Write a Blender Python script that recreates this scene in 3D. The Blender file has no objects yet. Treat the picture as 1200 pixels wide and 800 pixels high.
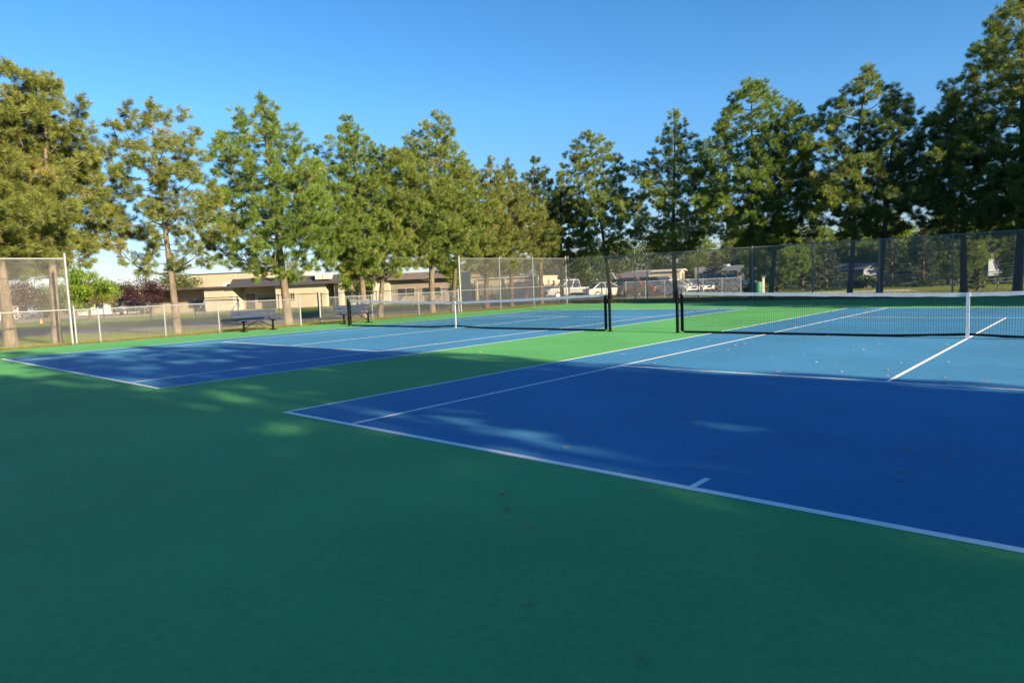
import bpy, bmesh, math, random
import numpy as np
from mathutils import Vector, Matrix
R = math.radians
S = bpy.context.scene
COL = S.collection
rng = np.random.default_rng(7)
rnd = random.Random(11)

# ------------------------------------------------------------------ camera
CX, CY, CZ = 7.664, -4.176, 1.479
YAW, PIT, ROL, FPX = -0.733848, -0.0862738, -0.0412045, 785.7
fw = np.array([math.sin(YAW)*math.cos(PIT), math.cos(YAW)*math.cos(PIT), math.sin(PIT)])
rt = np.array([math.cos(YAW), -math.sin(YAW), 0.0]); up = np.cross(rt, fw)
r2 = rt*math.cos(ROL)+up*math.sin(ROL); u2 = -rt*math.sin(ROL)+up*math.cos(ROL)
cam = bpy.data.cameras.new('camera'); co = bpy.data.objects.new('camera', cam); COL.objects.link(co)
M = Matrix.Identity(4)
for i in range(3):
    M[i][0], M[i][1], M[i][2] = r2[i], u2[i], -fw[i]
M[0][3], M[1][3], M[2][3] = CX, CY, CZ
co.matrix_world = M
cam.sensor_width = 36.0; cam.lens = FPX/1200*36.0; cam.clip_end = 6000; cam.clip_start = 0.05
S.camera = co

# survey helpers: real ground heights and points along a sight line at a real distance
def gz(x, y):
    d = math.hypot(x-CX, y-CY)
    t = min(max(d-44, 0), 110)
    return -0.0095*t
def ray(c, row=332.0):
    return fw + r2*(c-600)/FPX + u2*(400-row)/FPX
def at(c, D):
    row = 332.0-(c-600)*0.0412
    v = ray(c, row); h = math.hypot(v[0], v[1])
    x, y = CX+v[0]/h*D, CY+v[1]/h*D
    return (x, y, gz(x, y))
def zrow(c, row, D):
    v = ray(c, row); h = math.hypot(v[0], v[1])
    return CZ+v[2]/h*D
def facing(c):                       # z-rotation that turns local -Y towards the camera
    v = ray(c); return math.atan2(v[1], v[0])-math.pi/2

# ------------------------------------------------------------------ materials
def newmat(name):
    m = bpy.data.materials.new(name); m.use_nodes = True
    nt = m.node_tree; nt.nodes.clear()
    out = nt.nodes.new('ShaderNodeOutputMaterial')
    return m, nt, out
def N(nt, t, **kw):
    n = nt.nodes.new(t)
    for k, v in kw.items(): setattr(n, k, v)
    return n
def noise(nt, scale, detail=4, rough=0.6, coord='Object', vec=None, stretch=None):
    tc = N(nt, 'ShaderNodeTexCoord')
    n = N(nt, 'ShaderNodeTexNoise'); n.inputs['Scale'].default_value = scale
    n.inputs['Detail'].default_value = detail; n.inputs['Roughness'].default_value = rough
    if stretch:
        mp = N(nt, 'ShaderNodeMapping'); mp.inputs['Scale'].default_value = stretch
        nt.links.new(tc.outputs[coord], mp.inputs['Vector']); nt.links.new(mp.outputs[0], n.inputs['Vector'])
    else:
        nt.links.new(tc.outputs[coord], n.inputs['Vector'])
    return n.outputs['Fac']
def ramp(nt, fac, stops):
    r = N(nt, 'ShaderNodeValToRGB')
    el = r.color_ramp.elements
    while len(el) < len(stops): el.new(0.5)
    for e, (p, c) in zip(el, stops):
        e.position = p; e.color = (*c, 1) if len(c) == 3 else c
    nt.links.new(fac, r.inputs['Fac']); return r.outputs['Color']
def mixc(nt, fac, a, b, mode='MIX'):
    m = N(nt, 'ShaderNodeMix', data_type='RGBA', blend_type=mode)
    for sock, v in ((m.inputs[0], fac), (m.inputs[6], a), (m.inputs[7], b)):
        if isinstance(v, (int, float)): sock.default_value = v
        elif isinstance(v, tuple): sock.default_value = (*v, 1)
        else: nt.links.new(v, sock)
    return m.outputs[2]
def pbr(name, col, rough=0.6, metal=0.0, spec=0.5, var=0.12, vscale=3.0, bump=0.0, bscale=40.0, coat=0.0):
    m, nt, out = newmat(name)
    b = N(nt, 'ShaderNodeBsdfPrincipled')
    f = noise(nt, vscale, 5, 0.65)
    lo = tuple(c*(1-var) for c in col); hi = tuple(min(1, c*(1+var)) for c in col)
    nt.links.new(ramp(nt, f, [(0.3, lo), (0.7, hi)]), b.inputs['Base Color'])
    b.inputs['Roughness'].default_value = rough; b.inputs['Metallic'].default_value = metal
    b.inputs['Specular IOR Level'].default_value = spec
    b.inputs['Coat Weight'].default_value = coat
    if bump > 0:
        bp = N(nt, 'ShaderNodeBump'); bp.inputs['Strength'].default_value = bump; bp.inputs['Distance'].default_value = 0.01
        nt.links.new(noise(nt, bscale, 4), bp.inputs['Height']); nt.links.new(bp.outputs[0], b.inputs['Normal'])
    nt.links.new(b.outputs[0], out.inputs['Surface'])
    return m
def court_paint(name, base, worn, seed):
    m, nt, out = newmat(name)
    b = N(nt, 'ShaderNodeBsdfPrincipled')
    big = noise(nt, 0.35, 4, 0.6); mid = noise(nt, 2.2, 6, 0.7); fine = noise(nt, 260, 2, 0.5)
    streak = noise(nt, 1.1, 5, 0.7, stretch=(0.25, 1.6, 1))
    c1 = ramp(nt, big, [(0.33, tuple(c*0.87 for c in base)), (0.67, tuple(c*1.10 for c in base))])
    f2 = ramp(nt, mid, [(0.56, (0, 0, 0)), (0.8, (0.30, 0.30, 0.30))])
    c2 = mixc(nt, f2, c1, worn)
    f3 = ramp(nt, streak, [(0.55, (0, 0, 0)), (0.78, (0.22, 0.22, 0.22))])
    c3 = mixc(nt, f3, c2, tuple(c*0.7 for c in base))
    f4 = ramp(nt, fine, [(0.25, (0.80, 0.80, 0.80)), (0.75, (1.15, 1.15, 1.15))])
    c4 = mixc(nt, 1.0, c3, f4, 'MULTIPLY')
    f6 = ramp(nt, noise(nt, 14, 5, 0.75), [(0.3, (0.90, 0.90, 0.90)), (0.7, (1.09, 1.09, 1.09))])
    c4 = mixc(nt, 1.0, c4, f6, 'MULTIPLY')
    f7 = ramp(nt, noise(nt, 55, 4, 0.7, stretch=(1, 0.35, 1)), [(0.28, (0.91, 0.91, 0.91)), (0.5, (1, 1, 1)), (0.72, (1.07, 1.07, 1.07))])
    c4 = mixc(nt, 1.0, c4, f7, 'MULTIPLY')
    sc_ = ramp(nt, noise(nt, 7, 6, 0.8, stretch=(1, 4, 1)), [(0.64, (0, 0, 0)), (0.72, (0.35, 0.35, 0.35))])
    c4 = mixc(nt, sc_, c4, worn)
    # ball marks / specks of dust
    tc = N(nt, 'ShaderNodeTexCoord'); vo = N(nt, 'ShaderNodeTexVoronoi'); vo.inputs['Scale'].default_value = 1.7
    nt.links.new(tc.outputs['Object'], vo.inputs['Vector'])
    f5 = ramp(nt, vo.outputs['Distance'], [(0.0, (0.5, 0.5, 0.5)), (0.055, (0, 0, 0))])
    c5 = mixc(nt, f5, c4, worn)
    nt.links.new(c5, b.inputs['Base Color'])
    b.inputs['Roughness'].default_value = 0.72; b.inputs['Specular IOR Level'].default_value = 0.22
    bp = N(nt, 'ShaderNodeBump'); bp.inputs['Strength'].default_value = 0.35; bp.inputs['Distance'].default_value = 0.002
    nt.links.new(fine, bp.inputs['Height']); nt.links.new(bp.outputs[0], b.inputs['Normal'])
    nt.links.new(b.outputs[0], out.inputs['Surface'])
    return m
def worn_line():
    m, nt, out = newmat('white line paint')
    b = N(nt, 'ShaderNodeBsdfPrincipled'); b.inputs['Roughness'].default_value = 0.75; b.inputs['Specular IOR Level'].default_value = 0.2
    c = ramp(nt, noise(nt, 5, 6, 0.7), [(0.3, (0.80, 0.81, 0.80)), (0.6, (0.88, 0.88, 0.86))])
    w_ = ramp(nt, noise(nt, 38, 5, 0.75), [(0.66, (0, 0, 0)), (0.78, (0.5, 0.5, 0.5))])
    g = ramp(nt, noise(nt, 260, 2, 0.5), [(0.25, (0.92, 0.92, 0.92)), (0.6, (1, 1, 1))])
    nt.links.new(mixc(nt, 1.0, mixc(nt, w_, c, (0.33, 0.40, 0.46)), g, 'MULTIPLY'), b.inputs['Base Color'])
    nt.links.new(b.outputs[0], out.inputs['Surface']); return m
def foliage(name, dark, light, odd, transl=0.3):
    # tint attribute: one random number per tuft
    m, nt, out = newmat(name)
    a = N(nt, 'ShaderNodeAttribute', attribute_name='tint')
    c = ramp(nt, a.outputs['Fac'], [(0.0, dark), (0.6, light), (0.84, light), (1.0, odd)])
    d = N(nt, 'ShaderNodeBsdfDiffuse'); t = N(nt, 'ShaderNodeBsdfTranslucent'); g = N(nt, 'ShaderNodeBsdfGlossy')
    g.inputs['Roughness'].default_value = 0.45; g.inputs['Color'].default_value = (0.75, 0.78, 0.7, 1)
    nt.links.new(c, d.inputs['Color'])
    tcl = mixc(nt, 1.0, c, (1.0, 1.0, 0.6), 'MULTIPLY'); nt.links.new(tcl, t.inputs['Color'])
    m1 = N(nt, 'ShaderNodeMixShader'); m1.inputs[0].default_value = transl
    nt.links.new(d.outputs[0], m1.inputs[1]); nt.links.new(t.outputs[0], m1.inputs[2])
    m2 = N(nt, 'ShaderNodeMixShader'); m2.inputs[0].default_value = 0.025
    nt.links.new(m1.outputs[0], m2.inputs[1]); nt.links.new(g.outputs[0], m2.inputs[2])
    nt.links.new(m2.outputs[0], out.inputs['Surface'])
    return m
def bark(name, a, b_):
    m, nt, out = newmat(name)
    b = N(nt, 'ShaderNodeBsdfPrincipled'); b.inputs['Roughness'].default_value = 0.9
    f = noise(nt, 9, 6, 0.7, stretch=(1, 1, 0.25)); nt.links.new(ramp(nt, f, [(0.35, a), (0.65, b_)]), b.inputs['Base Color'])
    bp = N(nt, 'ShaderNodeBump'); bp.inputs['Strength'].default_value = 0.8; bp.inputs['Distance'].default_value = 0.03
    nt.links.new(f, bp.inputs['Height']); nt.links.new(bp.outputs[0], b.inputs['Normal'])
    nt.links.new(b.outputs[0], out.inputs['Surface']); return m
def ground_mat(name, stops, s1=0.12, s2=3.0, s3=40):
    m, nt, out = newmat(name)
    b = N(nt, 'ShaderNodeBsdfPrincipled'); b.inputs['Roughness'].default_value = 0.95; b.inputs['Specular IOR Level'].default_value = 0.1
    f = noise(nt, s1, 6, 0.65); g = noise(nt, s2, 6, 0.7); h = noise(nt, s3, 3, 0.6)
    mx = N(nt, 'ShaderNodeMath', operation='MULTIPLY_ADD'); mx.inputs[1].default_value = 0.5
    nt.links.new(f, mx.inputs[0])
    m3 = N(nt, 'ShaderNodeMath', operation='MULTIPLY'); m3.inputs[1].default_value = 0.5
    nt.links.new(g, m3.inputs[0]); nt.links.new(m3.outputs[0], mx.inputs[2])
    c = ramp(nt, mx.outputs[0], stops)
    hc = ramp(nt, h, [(0.25, (0.65, 0.65, 0.65)), (0.75, (1.25, 1.25, 1.25))])
    nt.links.new(mixc(nt, 1.0, c, hc, 'MULTIPLY'), b.inputs['Base Color'])
    bp = N(nt, 'ShaderNodeBump'); bp.inputs['Strength'].default_value = 0.7; bp.inputs['Distance'].default_value = 0.04
    nt.links.new(h, bp.inputs['Height']); nt.links.new(bp.outputs[0], b.inputs['Normal'])
    nt.links.new(b.outputs[0], out.inputs['Surface']); return m
def glass_mat(name, col):
    m, nt, out = newmat(name)
    b = N(nt, 'ShaderNodeBsdfPrincipled'); b.inputs['Base Color'].default_value = (*col, 1)
    b.inputs['Roughness'].default_value = 0.06; b.inputs['Specular IOR Level'].default_value = 0.8
    nt.links.new(b.outputs[0], out.inputs['Surface']); return m

MT = dict(
 green=court_paint('green acrylic', (0.088, 0.352, 0.120), (0.15, 0.31, 0.14), 1),
 blue=court_paint('blue acrylic', (0.042, 0.200, 0.405), (0.13, 0.23, 0.34), 2),
 line=worn_line(),
 edge=pbr('asphalt edge', (0.06, 0.06, 0.058), 0.9, bump=0.5),
 lawn=ground_mat('lawn', [(0.3, (0.070, 0.120, 0.018)), (0.5, (0.125, 0.172, 0.030)), (0.7, (0.20, 0.190, 0.065))]),
 dirt=ground_mat('needle covered dirt', [(0.3, (0.10, 0.065, 0.03)), (0.5, (0.16, 0.11, 0.055)), (0.7, (0.12, 0.12, 0.04))], 1.5, 9, 70),
 sand=ground_mat('pale sand', [(0.3, (0.40, 0.33, 0.24)), (0.5, (0.46, 0.39, 0.30)), (0.7, (0.38, 0.31, 0.22))]),
 field=ground_mat('bare field', [(0.3, (0.24, 0.20, 0.15)), (0.5, (0.29, 0.25, 0.19)), (0.7, (0.20, 0.18, 0.10))]),
 road=ground_mat('asphalt road', [(0.3, (0.085, 0.085, 0.085)), (0.5, (0.12, 0.12, 0.118)), (0.7, (0.10, 0.10, 0.10))], 0.3, 6, 90),
 walk=pbr('concrete', (0.42, 0.40, 0.36), 0.9, vscale=1.5, bump=0.3),
 yellow=pbr('yellow kerb paint', (0.70, 0.52, 0.06), 0.7),
 galv=pbr('galvanised steel', (0.20, 0.23, 0.275), 0.5, 0.3, vscale=14, var=0.12),
 wire_shade=pbr('weathered wire lightened for shade', (0.21, 0.215, 0.22), 0.6, 0.1, vscale=2),  # copy of the mesh wire, lightened for the far fence in shade
 wire=pbr('galvanised wire', (0.22, 0.245, 0.28), 0.5, 0.3, vscale=2),
 wire_dk=pbr('weathered wire', (0.085, 0.095, 0.11), 0.6, 0.15, vscale=2),  # copy of the mesh wire, kept darker for the sunlit corner fence
 dkpost=pbr('weathered dark post', (0.16, 0.15, 0.14), 0.7),
 black=pbr('black powder coat', (0.004, 0.004, 0.0045), 0.85, spec=0.06, vscale=9),
 cord=pbr('black net cord', (0.010, 0.011, 0.012), 0.9, spec=0.1),
 band=pbr('white vinyl band', (0.76, 0.76, 0.76), 0.6, var=0.12, vscale=5),
 navy=pbr('navy bench plastisol', (0.008, 0.020, 0.066), 0.6, spec=0.25, vscale=12, var=0.2),
 whitepipe=pbr('white pipe', (0.60, 0.60, 0.58), 0.5),
 cream=pbr('cream block wall', (0.345, 0.315, 0.25), 0.9, vscale=0.8, bump=0.3, bscale=12),
 tan=pbr('tan wall', (0.25, 0.22, 0.17), 0.9, vscale=0.8),
 taupe=pbr('brown siding', (0.165, 0.145, 0.125), 0.9, vscale=0.8),
 fascia=pbr('dark roof metal', (0.045, 0.045, 0.055), 0.6),
 roofbrown=pbr('brown shingles', (0.13, 0.10, 0.085), 0.9, vscale=4, var=0.3),
 roofred=pbr('terracotta shingles', (0.27, 0.12, 0.07), 0.9, vscale=4, var=0.25),
 roofgrey=pbr('grey shingles', (0.10, 0.10, 0.13), 0.9, vscale=4, var=0.25),
 white=pbr('white siding', (0.42, 0.42, 0.41), 0.7, vscale=2, var=0.08),
 pink=pbr('pale pink siding', (0.46, 0.345, 0.295), 0.8, vscale=2),
 bluegrey=pbr('blue grey siding', (0.17, 0.205, 0.27), 0.8, vscale=2),
 glass=glass_mat('window glass', (0.03, 0.035, 0.045)),
 tyre=pbr('tyre rubber', (0.015, 0.015, 0.015), 0.85),
 rim=pbr('wheel alloy', (0.45, 0.45, 0.46), 0.35, 0.7),
 lamp=pbr('clear lens', (0.75, 0.75, 0.72), 0.15),
 redlamp=pbr('red lens', (0.45, 0.02, 0.02), 0.2),
 carwhite=pbr('white car paint', (0.38, 0.39, 0.40), 0.25, coat=0.6, var=0.03),
 carsilver=pbr('silver car paint', (0.22, 0.25, 0.29), 0.3, 0.2, coat=0.6, var=0.03),
 carred=pbr('red car paint', (0.22, 0.02, 0.03), 0.25, coat=0.7, var=0.05),
 carblue=pbr('dark blue car paint', (0.05, 0.075, 0.13), 0.25, coat=0.7, var=0.05),
 carblack=pbr('black car paint', (0.02, 0.02, 0.024), 0.25, coat=0.7, var=0.05),
 cargrey=pbr('grey car paint', (0.22, 0.25, 0.29), 0.3, 0.2, coat=0.5, var=0.05),
 barrel=pbr('green plastic', (0.02, 0.16, 0.11), 0.5),
 litter=pbr('dry pine needles', (0.27, 0.185, 0.11), 0.9, var=0.5, vscale=30),
 palelitter=pbr('pale leaf bits', (0.40, 0.36, 0.28), 0.9, var=0.4, vscale=30),
 orange=pbr('orange plastic', (0.75, 0.22, 0.05), 0.6),
 bark_warm=bark('warm pine bark', (0.055, 0.045, 0.037), (0.155, 0.128, 0.102)),
 bark_dark=bark('dark pine bark', (0.035, 0.026, 0.021), (0.115, 0.082, 0.060)),
 fol_olive=foliage('olive pine needles', (0.077, 0.103, 0.025), (0.154, 0.188, 0.047), (0.252, 0.208, 0.074)),
 fol_green=foliage('green pine needles', (0.062, 0.114, 0.020), (0.129, 0.205, 0.037), (0.217, 0.227, 0.062)),
 fol_mid=foliage('mid pine needles', (0.067, 0.110, 0.024), (0.144, 0.201, 0.042), (0.253, 0.233, 0.072)),
 fol_deep=foliage('deep green pine needles', (0.043, 0.075, 0.023), (0.091, 0.132, 0.032), (0.171, 0.160, 0.051)),
 fol_spruce=foliage('blue green spruce needles', (0.030, 0.052, 0.034), (0.060, 0.088, 0.056), (0.09, 0.11, 0.06)),
 leaf_bright=foliage('bright leaves', (0.08, 0.15, 0.014), (0.16, 0.25, 0.022), (0.26, 0.28, 0.035), 0.4),
 leaf_mid=foliage('mid green leaves', (0.034, 0.066, 0.015), (0.068, 0.102, 0.022), (0.12, 0.12, 0.03), 0.35),
 leaf_plum=foliage('plum leaves', (0.022, 0.010, 0.016), (0.046, 0.020, 0.028), (0.07, 0.035, 0.032), 0.25),
 blade=foliage('grass blades', (0.07, 0.11, 0.018), (0.15, 0.17, 0.04), (0.32, 0.25, 0.11), 0.3),
)

# ------------------------------------------------------------------ building blocks
class MB:
    def __init__(s): s.v = []; s.f = []; s.sm = []
    def add(s, vs, fs, smooth=False):
        o = len(s.v); s.v += [tuple(v) for v in vs]; s.f += [tuple(i+o for i in f) for f in fs]; s.sm += [smooth]*len(fs); return s
    def box(s, c, d, rz=0.0, rx=0.0, ry=0.0):
        m = Matrix.Rotation(rz, 3, 'Z') @ Matrix.Rotation(ry, 3, 'Y') @ Matrix.Rotation(rx, 3, 'X')
        vs = [Vector(c)+m @ Vector((sx*d[0]/2, sy*d[1]/2, sz*d[2]/2)) for sx in (-1, 1) for sy in (-1, 1) for sz in (-1, 1)]
        return s.add(vs, [(0, 1, 3, 2), (4, 6, 7, 5), (0, 4, 5, 1), (2, 3, 7, 6), (0, 2, 6, 4), (1, 5, 7, 3)])
    def tube(s, pts, rad, n=8, cap=True):
        pts = [Vector(p) for p in pts]
        if not isinstance(rad, (list, tuple)): rad = [rad]*len(pts)
        vs = []; fs = []
        for i, p in enumerate(pts):
            d = (pts[min(i+1, len(pts)-1)]-pts[max(i-1, 0)]).normalized()
            a = Vector((0, 0, 1)) if abs(d.z) < 0.9 else Vector((1, 0, 0))
            x = d.cross(a).normalized(); y = d.cross(x)
            for k in range(n):
                t = 2*math.pi*k/n; vs.append(p+(x*math.cos(t)+y*math.sin(t))*rad[i])
        for i in range(len(pts)-1):
            for k in range(n):
                fs.append((i*n+k, i*n+(k+1) % n, (i+1)*n+(k+1) % n, (i+1)*n+k))
        s.add(vs, fs, True)
        if cap:
            s.add(vs[:n], [tuple(range(n))]); s.add(vs[-n:], [tuple(range(n-1, -1, -1))])
        return s
    def poly(s, pts, z0, z1=None):          # sheet, or prism when z1 is given
        n = len(pts)
        if z1 is None: return s.add([(x, y, z0) for x, y in pts], [tuple(range(n))])
        vs = [(x, y, z0) for x, y in pts]+[(x, y, z1) for x, y in pts]
        return s.add(vs, [tuple(range(n-1, -1, -1)), tuple(range(n, 2*n))]+[(i, (i+1) % n, n+(i+1) % n, n+i) for i in range(n)])
    def side(s, prof, y0, y1):              # x-z outline pushed along y
        n = len(prof)
        vs = [(x, y0, z) for x, z in prof]+[(x, y1, z) for x, z in prof]
        return s.add(vs, [tuple(range(n)), tuple(range(2*n-1, n-1, -1))]+[(i, n+i, n+(i+1) % n, (i+1) % n) for i in range(n)])
    def build(s, name, mat, parent=None, bevel=0.0):
        me = bpy.data.meshes.new(name); me.from_pydata(s.v, [], s.f)
        me.polygons.foreach_set('use_smooth', s.sm)
        me.materials.append(MT[mat] if isinstance(mat, str) else mat); me.update()
        if bevel > 0:
            bm = bmesh.new(); bm.from_mesh(me); bmesh.ops.remove_doubles(bm, verts=bm.verts, dist=1e-5)
            bmesh.ops.recalc_face_normals(bm, faces=bm.faces)
            bmesh.ops.bevel(bm, geom=[e for e in bm.edges if len(e.link_faces) == 2 and e.calc_face_angle(0) > 0.5], offset=bevel, segments=2, affect='EDGES', profile=0.6)
            bm.to_mesh(me); bm.free()
        o = bpy.data.objects.new(name, me); COL.objects.link(o)
        if parent: o.parent = parent
        return o
def tag(o, label=None, cat=None, group=None, kind=None):
    if label: o['label'] = label
    if cat: o['category'] = cat
    if group: o['group'] = group
    if kind: o['kind'] = kind
    return o
def thing(name, label, cat, loc=(0, 0, 0), rz=0.0, group=None):
    o = bpy.data.objects.new(name, None); COL.objects.link(o); o.empty_display_size = 0.2
    o.location = loc; o.rotation_euler = (0, 0, rz)
    return tag(o, label, cat, group)
def dup(root, loc, rz, label, group=None, scale=None):
    r = root.copy(); COL.objects.link(r); r.location = loc; r.rotation_euler = (0, 0, rz); r['label'] = label
    if group: r['group'] = group
    if scale: r.scale = scale
    for ch in list(root.children):
        c = ch.copy(); COL.objects.link(c); c.parent = r
        for g in list(ch.children):
            d = g.copy(); COL.objects.link(d); d.parent = c
    return r
def struct(mb, name, mat):
    return tag(mb.build(name, mat), kind='structure')

# ------------------------------------------------------------------ ground, court, roads
mb = MB(); NA = 120
radii = [0, 6, 12, 20, 28, 36, 40, 44, 48, 54, 60, 70, 80, 95, 110, 125, 140, 154, 170, 220, 300, 500, 900, 1600, 3000]
vs = [(CX, CY, -0.06)]
for r_ in radii[1:]:
    for k in range(NA):
        x = CX+r_*math.cos(2*math.pi*k/NA); y = CY+r_*math.sin(2*math.pi*k/NA)
        vs.append((x, y, gz(x, y)-0.06))
fs = [(0, 1+k, 1+(k+1) % NA) for k in range(NA)]
for i in range(len(radii)-2):
    for k in range(NA):
        a = 1+i*NA; b = a+NA
        fs.append((a+k, b+k, b+(k+1) % NA, a+(k+1) % NA))
mb.add(vs, fs, True); struct(mb, 'lawn', 'lawn')

def sheet(name, mat, pts, dz, n=14):     # sheet that follows the terrain: quad strip between two edges
    a, b = pts
    mb = MB(); vs = []; fs = []
    def samp(line, t):
        seg = t*(len(line)-1); i = min(int(seg), len(line)-2); u = seg-i
        return (line[i][0]*(1-u)+line[i+1][0]*u, line[i][1]*(1-u)+line[i+1][1]*u)
    m_ = 6
    for i in range(n+1):
        p, q = samp(a, i/n), samp(b, i/n)
        for j in range(m_+1):
            x = p[0]+(q[0]-p[0])*j/m_; y = p[1]+(q[1]-p[1])*j/m_
            vs.append((x, y, gz(x, y)-0.06+dz))
    for i in range(n):
        for j in range(m_):
            k = i*(m_+1)+j; fs.append((k, k+1, k+m_+2, k+m_+1))
    mb.add(vs, fs, True); return struct(mb, name, mat)

BF = lambda x: 31.3+(x+19.35)*0.09            # line of the far fence
mb = MB(); mb.poly([(-18.75, -8), (16, -8), (16, BF(16)-0.45), (-18.75, BF(-18.75)-0.45)], -0.3, 0.0); struct(mb, 'court_surface', 'green')
mb = MB(); mb.poly([(-20.1, -10), (-18.75, -10), (-18.75, BF(-18.75)-0.45), (16, BF(16)-0.45), (16, BF(16)+0.35), (-20.1, BF(-20.1)+0.35)], -0.5, -0.028)
struct(mb, 'dirt_strip', 'dirt')
CW, CL = 10.97, 23.77
OFF = (0.0, -3.945-10.97)
for ox in OFF:
    mb = MB(); mb.poly([(ox, 0), (ox+CW, 0), (ox+CW, CL), (ox, CL)], 0.0015); struct(mb, 'blue_court', 'blue')
    mb = MB(); w = 0.05; b = 0.075; z = 0.003
    def rect(x0, y0, x1, y1): mb.poly([(ox+x0, y0), (ox+x1, y0), (ox+x1, y1), (ox+x0, y1)], z)
    rect(0, 0.001, CW, b); rect(0, CL-b, CW, CL)
    for x in (0, CW-w, 1.372, CW-1.372-w): rect(x, b, x+w, CL-b)
    rect(1.372+w, 5.485, CW-1.372-w, 5.485+w); rect(1.372+w, 18.285, CW-1.372-w, 18.285-w)
    rect(CW/2-w/2, 5.485+w, CW/2+w/2, 18.285-w)
    rect(CW/2-w/2, b, CW/2+w/2, b+0.24); rect(CW/2-w/2, CL-b-0.2, CW/2+w/2, CL-b)
    struct(mb, 'court_lines', 'line')

sheet('road', 'road', ([(-60, -46), (-31, 3), (-24.6, 9), (-22.8, 14), (-22.6, 24), (-22.6, 36)], [(-72, -42), (-42, 6), (-35, 10), (-33, 14), (-28.5, 20), (-27.3, 36)]), 0.012, 24)
sheet('field', 'field', ([at(-40, 84)[:2], at(120, 84)[:2], at(300, 80)[:2]], [at(-40, 155)[:2], at(120, 140)[:2], at(300, 92)[:2]]), 0.012)
sheet('parking_lot', 'road', ([at(560, 54)[:2], at(700, 54.5)[:2], at(820, 56)[:2], at(880, 58)[:2]], [at(560, 78)[:2], at(700, 80)[:2], at(820, 80)[:2], at(880, 80)[:2]]), 0.012)
sheet('pavement', 'walk', ([at(610, 49)[:2], at(700, 49.5)[:2], at(800, 51.2)[:2], at(872, 53.5)[:2]], [at(610, 51)[:2], at(700, 51.4)[:2], at(800, 53.4)[:2], at(872, 55.6)[:2]]), 0.03)
sheet('sand_path', 'sand', ([at(850, 48.5)[:2], at(930, 47.6)[:2], at(1010, 47)[:2], at(1095, 46.5)[:2]], [at(905, 54)[:2], at(960, 58)[:2], at(1020, 58)[:2], at(1064, 58)[:2]]), 0.014)
sheet('yellow_kerb', 'yellow', ([at(512, 48.5)[:2], at(560, 48.5)[:2], at(598, 49)[:2]], [at(512, 49.1)[:2], at(560, 49.1)[:2], at(598, 49.5)[:2]]), 0.14, 4)

# ------------------------------------------------------------------ sky and sun
SUN_EL, SUN_AZ = R(18.0), R(-2.0)             # sun stands out along +x, low
w = bpy.data.worlds.new('World'); S.world = w; w.use_nodes = True
nt = w.node_tree; nt.nodes.clear()
sky = nt.nodes.new('ShaderNodeTexSky'); sky.sky_type = 'NISHITA'; sky.sun_disc = False
sky.sun_elevation = SUN_EL; sky.sun_rotation = math.pi/2-SUN_AZ
sky.altitude = 900; sky.air_density = 1.0; sky.dust_density = 0.35; sky.ozone_density = 3.0
bg = nt.nodes.new('ShaderNodeBackground'); bg.inputs['Strength'].default_value = 0.061
wo = nt.nodes.new('ShaderNodeOutputWorld')
hs = nt.nodes.new('ShaderNodeHueSaturation'); hs.inputs['Saturation'].default_value = 1.24
nt.links.new(sky.outputs[0], hs.inputs['Color']); tc = nt.nodes.new('ShaderNodeTexCoord'); sx = nt.nodes.new('ShaderNodeSeparateXYZ'); nt.links.new(tc.outputs['Generated'], sx.inputs[0])
rp = nt.nodes.new('ShaderNodeValToRGB'); nt.links.new(sx.outputs['Z'], rp.inputs['Fac'])
rp.color_ramp.elements[0].position = 0.0; rp.color_ramp.elements[0].color = (0.56, 0.52, 0.62, 1)      # darkens the low band of the sky and tints it violet
rp.color_ramp.elements[1].position = 0.24; rp.color_ramp.elements[1].color = (1, 1, 1, 1)
mu = nt.nodes.new('ShaderNodeMix'); mu.data_type = 'RGBA'; mu.blend_type = 'MULTIPLY'; mu.inputs[0].default_value = 1.0
nt.links.new(hs.outputs[0], mu.inputs[6]); nt.links.new(rp.outputs[0], mu.inputs[7]); nt.links.new(mu.outputs[2], bg.inputs['Color']); nt.links.new(bg.outputs[0], wo.inputs['Surface'])
sl = bpy.data.lights.new('sun', 'SUN'); sl.energy = 5.0; sl.angle = R(0.55); sl.color = (1.0, 0.77, 0.47)
so = bpy.data.objects.new('sun', sl); COL.objects.link(so)
sd = Vector((math.cos(SUN_EL)*math.cos(SUN_AZ), math.cos(SUN_EL)*math.sin(SUN_AZ), math.sin(SUN_EL)))
so.rotation_euler = sd.to_track_quat('Z', 'Y').to_euler(); so.location = (40, 0, 30)

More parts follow.
